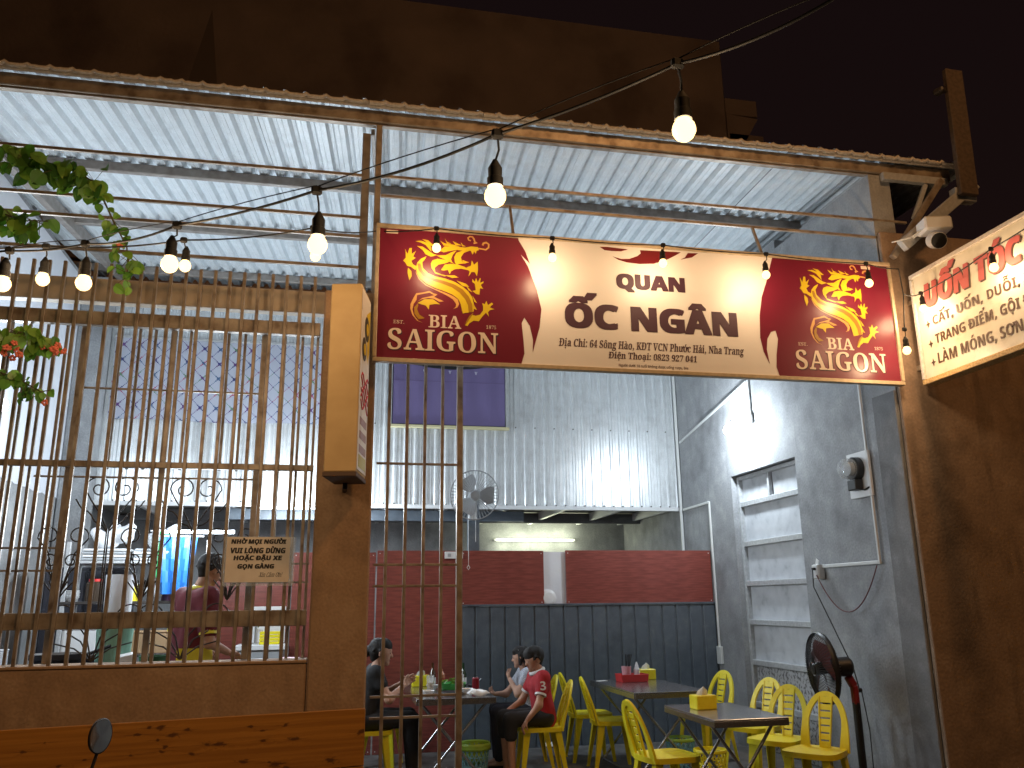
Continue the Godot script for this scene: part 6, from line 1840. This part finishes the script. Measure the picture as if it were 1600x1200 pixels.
	put("handle", S().tube(PackedVector3Array([V(0.21, 0.09, 0), V(0.38, 0.15, 0.02)]), 0.012, 8), M.rubber, wok)
	var low := thing("side_bench", "low steel bench holding buckets behind the fence", "bench", V(-1.6, 0.17, -1.8))
	put("bench_top", S().box(V(0, 0.62, 0), V(0.85, 0.03, 0.45), 0.004), M.steel, low)
	for x in [-0.38, 0.38]:
		for z in [-0.18, 0.18]:
			put("leg", S().box(V(x, 0.3, z), V(0.035, 0.61, 0.035), 0.003), M.steel, low)
	var bu := thing("green_bucket", "pale green tall bucket behind the fence bars", "bucket", V(-1.68, 0.806, -1.78))
	put("bucket", S().lathe([Vector2(0, 0), Vector2(0.115, 0), Vector2(0.14, 0.56), Vector2(0.146, 0.57), Vector2(0.132, 0.57), Vector2(0.11, 0.02)], 24), mat(0.17, 0.33, 0.25, 0.4), bu)
	var tub := thing("clear_tub", "frosted plastic tub standing in the green bucket", "tub", V(-1.68, 1.386, -1.78))
	put("tub", S().lathe([Vector2(0, 0), Vector2(0.1, 0), Vector2(0.11, 0.36), Vector2(0.104, 0.36), Vector2(0.095, 0.01)], 22), M.clear_bag, tub)
	var pot := thing("green_pot", "green plastic pot on the steel bench", "pot", V(-1.36, 0.806, -1.72))
	put("pot", S().lathe([Vector2(0, 0), Vector2(0.08, 0), Vector2(0.11, 0.3), Vector2(0.115, 0.31), Vector2(0.104, 0.31), Vector2(0.075, 0.01)], 22), mat(0.03, 0.12, 0.05, 0.4), pot)
	var pk := thing("snack_packet", "red and white packet leaning on the green bucket", "packet", V(-1.52, 0.806, -1.62), 0.1)
	put("packet", S().box(V(0, 0.17, 0), V(0.14, 0.34, 0.05), 0.02, Basis(Vector3.BACK, 0.22)), M.white_plastic, pk)
	put("print_band", S().box(V(-0.01, 0.1, 0.002), V(0.13, 0.07, 0.05), 0.01, Basis(Vector3.BACK, 0.22)), M.red_plastic, pk)
	# hanging sheets
	for e in [["blue plastic sheet hanging behind the cook", mat(0.02, 0.13, 0.4, 0.4), V(-1.40, 1.6, -2.62), 0.17, 0.52], ["green cloth hanging beside the blue sheet", mat(0.05, 0.42, 0.16, 0.7), V(-1.545, 1.75, -2.64), 0.06, 0.42]]:
		var h := thing("hanging_sheet", e[0], "sheet", e[2])
		var q := S()
		for k in 12:
			for j in 5:
				var w := []
				for g in [[k, j], [k + 1, j], [k + 1, j + 1], [k, j + 1]]:
					var u: float = g[0] / 12.0
					var v: float = g[1] / 5.0
					w.append(V((u - 0.5) * 2.0 * e[3] * (0.7 + 0.3 * v), v * e[4], 0.02 * sin(u * 17.0 + v * 3.0) * (1.2 - v)))
				q.quad(w[0], w[1], w[2], w[3], (w[1] - w[0]).cross(w[3] - w[0]).normalized())
		put("sheet", q, e[1], h)
		put("hanging_rod", S().tube(PackedVector3Array([V(-e[3] - 0.05, e[4], 0), V(e[3] + 0.05, e[4], 0)]), 0.008, 6), M.steel_pale, h)
	# more goods on the rack and counter
	var q0 := 0
	for e in [[V(-2.18, 1.08, -2.88), V(0.3, 0.24, 0.3), "white foam box low on the storage rack", M.white_plastic], [V(-1.62, 1.08, -2.88), V(0.36, 0.2, 0.3), "brown carton low on the storage rack", mat(0.3, 0.19, 0.1, 0.8)], [V(-1.9, 0.533, -2.88), V(0.5, 0.3, 0.34), "blue crate at the foot of the storage rack", mat(0.05, 0.12, 0.3, 0.5)], [V(-2.55, 1.05, -1.62), V(0.26, 0.14, 0.2), "pale plastic box on the blue counter", M.clear_bag]]:
		var bx := thing("storage_box", e[2], "box", e[0], 0.08 * (q0 % 3 - 1))
		put("box", S().box(V(0, e[1].y * 0.45, 0), V(e[1].x, e[1].y * 0.9, e[1].z), 0.008), e[3], bx)
		put("lid", S().box(V(0, e[1].y * 0.95, 0), V(e[1].x * 1.03, e[1].y * 0.1, e[1].z * 1.03), 0.006), e[3], bx)
		q0 += 1
	for e in [[V(-2.3, 1.543, -2.76), 5, "stack of white bowls on the rack's middle shelf"], [V(-1.35, 0.806, -1.98), 4, "stack of white bowls on the steel bench"], [V(-0.6, 0.937, -2.12), 6, "stack of white bowls on the prep table"]]:
		var bw := thing("bowl_stack", e[2], "bowls", e[0])
		for k in e[1]:
			put("bowl", S().lathe([Vector2(0, 0.0), Vector2(0.035, 0), Vector2(0.07, 0.04), Vector2(0.067, 0.042), Vector2(0.03, 0.006), Vector2(0, 0.006)], 20), M.white_plastic, bw, V(0.002 * (k % 2), 0.014 * k, 0))
	for e in [[-1.62, 0.15, "brown sauce bottle on the steel bench", mat(0.07, 0.035, 0.015, 0.25)], [-1.53, 0.2, "clear oil bottle on the steel bench", mat(0.5, 0.38, 0.1, 0.2)]]:
		var bo := thing("sauce_bottle", e[2], "bottle", V(e[0] + 0.05, 0.806, -1.95))
		put("body", S().lathe([Vector2(0, 0), Vector2(0.032, 0), Vector2(0.034, e[1]), Vector2(0.014, e[1] + 0.05), Vector2(0.013, e[1] + 0.09), Vector2(0, e[1] + 0.09)], 16), e[3], bo)
		put("cap", S().lathe([Vector2(0.016, e[1] + 0.085), Vector2(0.016, e[1] + 0.11), Vector2(0, e[1] + 0.11)], 12), M.red_plastic, bo)
	var rad := thing("hanging_ladle", "steel ladle hanging under the kitchen tube", "ladle", V(-1.2, 1.9, -3.0))
	put("handle", S().tube(PackedVector3Array([V(0, 0.26, 0), V(0, 0, 0)]), 0.006, 6), M.stainless, rad)
	put("cup", S().lathe([Vector2(0, -0.04), Vector2(0.03, -0.03), Vector2(0.042, 0.0), Vector2(0.039, 0.0), Vector2(0.027, -0.026), Vector2(0, -0.034)], 16, Transform3D(Basis.IDENTITY, V(0, 0.0, 0.03))), M.stainless, rad)
	var dk := thing("dark_cabinet", "dark blue cabinet at the kitchen's back corner", "cabinet", V(-2.33, 0.17, -3.5))
	put("carcass", S().box(V(0, 0.85, 0), V(0.75, 1.7, 0.4), 0.01), mat(0.022, 0.022, 0.03, 0.5), dk)
	for x in [-0.185, 0.185]:
		put("door", S().box(V(x, 0.85, 0.205), V(0.35, 1.62, 0.016), 0.004), mat(0.028, 0.028, 0.04, 0.45), dk)
	# wash stand by the red boards
	var ws := thing("wash_stand", "white wash stand with splashback against the red boards", "sink", V(-0.66, 0.0, -3.4))
	put("splashback", S().box(V(0, 1.3, -0.2), V(0.42, 0.36, 0.015), 0.003), M.white_plastic, ws)
	put("counter", S().box(V(0, 1.09, 0), V(0.48, 0.05, 0.4), 0.006), M.white_plastic, ws)
	put("cabinet", S().box(V(0, 0.53, 0), V(0.44, 1.06, 0.36), 0.006), M.grey_plastic, ws)
	put("tap", S().tube(PackedVector3Array([V(-0.08, 1.11, -0.15), V(-0.08, 1.28, -0.15), V(-0.06, 1.31, -0.08), V(-0.05, 1.28, -0.04)]), 0.01, 8), M.stainless, ws)
	var cr := thing("yellow_crate", "small yellow plastic crate on the wash stand", "crate", V(-0.58, 1.117, -3.35))
	for k in 4:
		put("side_slat", S().box(V(0, 0.012 + 0.032 * k, 0.06), V(0.19, 0.024, 0.008), 0.002).box(V(0, 0.012 + 0.032 * k, -0.06), V(0.19, 0.024, 0.008), 0.002).box(V(0.095, 0.012 + 0.032 * k, 0), V(0.008, 0.024, 0.11), 0.002).box(V(-0.095, 0.012 + 0.032 * k, 0), V(0.008, 0.024, 0.11), 0.002), M.yellow, cr)
	for k in [-1.0, 1.0]:
		put("corner_post", S().box(V(0.088 * k, 0.06, 0.055), V(0.012, 0.12, 0.012), 0.002).box(V(0.088 * k, 0.06, -0.055), V(0.012, 0.12, 0.012), 0.002), M.yellow, cr)
	var pt := thing("prep_table", "small prep table below the parking notice", "table", V(-0.42, 0.0, -2.0))
	put("table_top", S().box(V(0, 0.92, 0), V(0.6, 0.03, 0.5), 0.004), M.steel, pt)
	for x in [-0.26, 0.26]:
		for z in [-0.2, 0.2]:
			put("leg", S().box(V(x, 0.45, z), V(0.03, 0.9, 0.03), 0.003), M.steel, pt)
	var pb := thing("pink_basin", "upturned pink plastic basin on the prep table", "basin", V(-0.32, 0.937, -1.92))
	put("basin", S().lathe([Vector2(0.12, 0), Vector2(0.115, 0.015), Vector2(0.09, 0.12), Vector2(0.08, 0.128), Vector2(0, 0.13)], 22), M.pink_plastic, pb)
	var gl := thing("green_bowl", "small upturned green bowl beside the pink basin", "bowl", V(-0.57, 0.937, -1.92))
	put("bowl", S().lathe([Vector2(0, 0), Vector2(0.07, 0), Vector2(0.072, 0.03), Vector2(0.05, 0.045), Vector2(0, 0.05)], 20), M.green_plastic, gl)

# ---------------------------------------------------------------- around
func surroundings() -> void:
	setting("street", S().box(V(0, -0.22, 10.0), V(90, 0.2, 60)), M.asphalt)
	setting("floor", S().box(V(0.9, -0.1, -3.44), V(7.9, 0.2, 7.0)), M.floor)
	setting("kitchen_floor", S().box(V(-1.93, 0.085, -2.55), V(2.02, 0.17, 3.6), 0.01), M.concrete_dark)
	# the taller house behind
	var o := thing("neighbour_house", "tall dim plastered house rising behind the tin roof", "house", V(0, 0, -8.2))
	var wall := patchy(91, 0.004, [[0.0, 0.13, 0.1, 0.095], [0.4, 0.2, 0.16, 0.15], [1.0, 0.27, 0.215, 0.195]], 0.95, 5.0, 0.3)
	put("upper_wall", S().box(V(-3.6, 6.3, -2.0), V(22.1, 12.9, 4.0), 0.02), wall, o)
	put("damp_stain", S().prism(PackedVector2Array([Vector2(-2.55, 12.0), Vector2(-2.35, 10.4), Vector2(-2.2, 9.2), Vector2(-2.6, 8.6), Vector2(-3.1, 9.0), Vector2(-2.9, 10.2)]), 0.006, Transform3D(Basis.IDENTITY, V(0, 0, 0.0))), mat(0.13, 0.105, 0.095, 0.95), o)
	put("string_course", S().box(V(-3.6, 9.1, 0.03), V(22.1, 0.16, 0.1), 0.01), wall, o)
	put("balcony_slab", S().box(V(7.87, 10.55, -1.2), V(0.75, 0.14, 2.4), 0.01), wall, o)
	var bal := PackedVector2Array([Vector2(7.46, 10.0), Vector2(7.75, 10.3), Vector2(8.15, 11.0), Vector2(7.46, 11.05)])
	put("balcony_side", S().prism(bal, 2.2, Transform3D(Basis.IDENTITY, V(0, 0, -2.2))), wall, o)
	put("balcony_rail", S().box(V(7.81, 11.24, -0.06), V(0.7, 0.37, 0.1), 0.01), wall, o)
	var r := thing("rear_roof", "dim corrugated roof edge seen above the front roof", "roof", V(0, 5.75, -5.2))
	var prof := rib_profile(1.16, 0.145, 0.085, 0.028, 0.03)
	for i in 10:
		put("roof_sheet", S().sheet(V(-5.0 + i * 1.16, 0, 0.2), prof, Vector3.RIGHT, Vector3.UP, V(0.1, 0.5, -2.6)), M.plaster, r)
	put("fascia", S().box(V(0.8, -0.2, 0.1), V(11.6, 0.36, 0.06), 0.01), M.plaster, r)
	# sodium street lamp across the road, out of the picture
	var l := thing("street_lamp", "sodium street lamp on a tall concrete pole beside the road", "street lamp", V(5.33, -0.12, 6.9))
	put("pole", S().tube(PackedVector3Array([V(0, 0, 0), V(0, 9.8, 0)]), 0.13, 14, 0.09), M.concrete_dark, l)
	put("arm", S().tube(PackedVector3Array([V(0, 9.6, 0), V(-0.4, 9.8, -0.1), V(-0.9, 9.85, -0.2)]), 0.03, 8), M.steel, l)
	put("lamp_head", S().box(V(-1.05, 9.87, -0.23), V(0.5, 0.09, 0.24), 0.03), M.steel, l)
	put("lens", S().ball(V(-1.08, 9.8, -0.235), V(0.16, 0.06, 0.09), 6, 14), M.sodium, l)
	lamp(l, V(-1.08, 9.66, -0.235), Color(1.0, 0.74, 0.475), 20.5, 0.5)

func scooter() -> void:
	var o := thing("parked_scooter", "dark parked scooter with a round mirror in front of the boarding", "scooter", V(-0.98, -0.12, 2.3))
	var dark := mat(0.02, 0.018, 0.02, 0.35)
	# handlebar runs along x, the machine points away from the street
	put("handlebar", S().tube(PackedVector3Array([V(0.26, 0.97, 0.05), V(0.12, 0.98, 0.0), V(-0.12, 0.98, 0.0), V(-0.26, 0.97, 0.05)]), 0.013, 8), M.iron_dark, o)
	for s in [-1.0, 1.0]:
		put("grip", S().tube(PackedVector3Array([V(0.18 * s, 0.975, 0.025), V(0.32 * s, 0.965, 0.075)]), 0.02, 10), M.rubber, o)
		var m := Node3D.new()
		m.name = "mirror"
		o.add_child(m, true)
		m.position = V(0.155 * s, 0.99, 0.0)
		put("stalk", S().tube(PackedVector3Array([V(0, 0, 0), V(0.025 * s, 0.07, 0.0), V(0.04 * s, 0.13, 0.0)]), 0.006, 7), M.iron_dark, m)
		var tf := Transform3D(Basis(Vector3.UP, 1.12 if s > 0.0 else -0.3) * Basis(Vector3.BACK, -0.12) * Basis(Vector3.RIGHT, PI / 2), V(0.046 * s, 0.185 if s > 0.0 else 0.08, 0.0))
		put("shell", S().lathe([Vector2(0, -0.03), Vector2(0.035, -0.024), Vector2(0.058, -0.006), Vector2(0.06, 0.0), Vector2(0.056, 0.002)], 24, tf), M.black_plastic, m)
		put("mirror_glass", S().lathe([Vector2(0.0555, 0.001), Vector2(0, 0.0015)], 24, tf), mat(0.75, 0.75, 0.75, 0.04, 1.0), m)
	put("head_cowl", S().ball(V(0, 0.93, -0.06), V(0.13, 0.1, 0.11), 8, 14), dark, o)
	put("headlight", S().ball(V(0, 0.92, -0.15), V(0.08, 0.06, 0.03), 6, 12), M.glass, o)
	put("leg_shield", S().prism(PackedVector2Array([Vector2(-0.2, 0.25), Vector2(0.2, 0.25), Vector2(0.17, 0.7), Vector2(0.06, 0.88), Vector2(-0.06, 0.88), Vector2(-0.17, 0.7)]), 0.05, Transform3D(Basis(Vector3.RIGHT, 0.2), V(0, 0.02, -0.1))), dark, o)
	put("footboard", S().box(V(0, 0.27, 0.22), V(0.32, 0.08, 0.5), 0.02), dark, o)
	put("body", S().box(V(0, 0.5, 0.68), V(0.3, 0.4, 0.7), 0.09), dark, o)
	put("seat", S().box(V(0, 0.74, 0.66), V(0.27, 0.1, 0.72), 0.045), M.rubber, o)
	put("fork", S().bar(V(0, 0.6, -0.12), V(0, 0.24, -0.3), 0.1, 0.05, 0.01), M.steel, o)
	for z in [-0.32, 0.86]:
		var w := Node3D.new()
		w.name = "wheel"
		o.add_child(w, true)
		w.position = V(0, 0.24, z)
		var tf := Transform3D(Basis(Vector3.BACK, PI / 2), Vector3.ZERO)
		put("tyre", S().lathe([Vector2(0.16, -0.04), Vector2(0.21, -0.045), Vector2(0.24, -0.02), Vector2(0.24, 0.02), Vector2(0.21, 0.045), Vector2(0.16, 0.04)], 26, tf), M.rubber, w)
		put("rim", S().lathe([Vector2(0, -0.02), Vector2(0.16, -0.03), Vector2(0.165, 0.0), Vector2(0.16, 0.03), Vector2(0, 0.02)], 20, tf), M.steel, w)

func _ready() -> void:
	# camera, sky, exposure
	var cam := Camera3D.new()
	cam.name = "camera"
	cam.fov = 49.10
	cam.far = 300.0
	add_child(cam)
	cam.position = V(0, 1.5, 5.73)
	cam.basis = Basis(Vector3.UP, deg_to_rad(-11.948)) * Basis(Vector3.RIGHT, deg_to_rad(14.513)) * Basis(Vector3.BACK, deg_to_rad(-0.657))
	var sky_m := ProceduralSkyMaterial.new()
	sky_m.sky_top_color = Color(0.07, 0.04, 0.042)
	sky_m.sky_horizon_color = Color(0.11, 0.065, 0.055)
	sky_m.ground_horizon_color = Color(0.08, 0.05, 0.04)
	sky_m.ground_bottom_color = Color(0.03, 0.025, 0.02)
	sky_m.sky_curve = 0.2
	var sky := Sky.new()
	sky.sky_material = sky_m
	var env := Environment.new()
	env.background_mode = Environment.BG_SKY
	env.sky = sky
	env.background_energy_multiplier = 1.0
	env.tonemap_mode = Environment.TONE_MAPPER_LINEAR
	env.tonemap_exposure = 1.08
	env.sdfgi_enabled = true
	env.ssao_enabled = true
	env.ssil_enabled = true
	var we := WorldEnvironment.new()
	we.name = "environment"
	we.environment = env
	add_child(we)
	materials()
	surroundings()
	walls()
	partition()
	facade()
	roof()
	posts_and_rails()
	fence()
	wall_fittings()
	main_sign()
	other_signs()
	strings()
	fans()
	furniture()
	kitchen()
	diners()
	cook()
	plants()
	scooter()
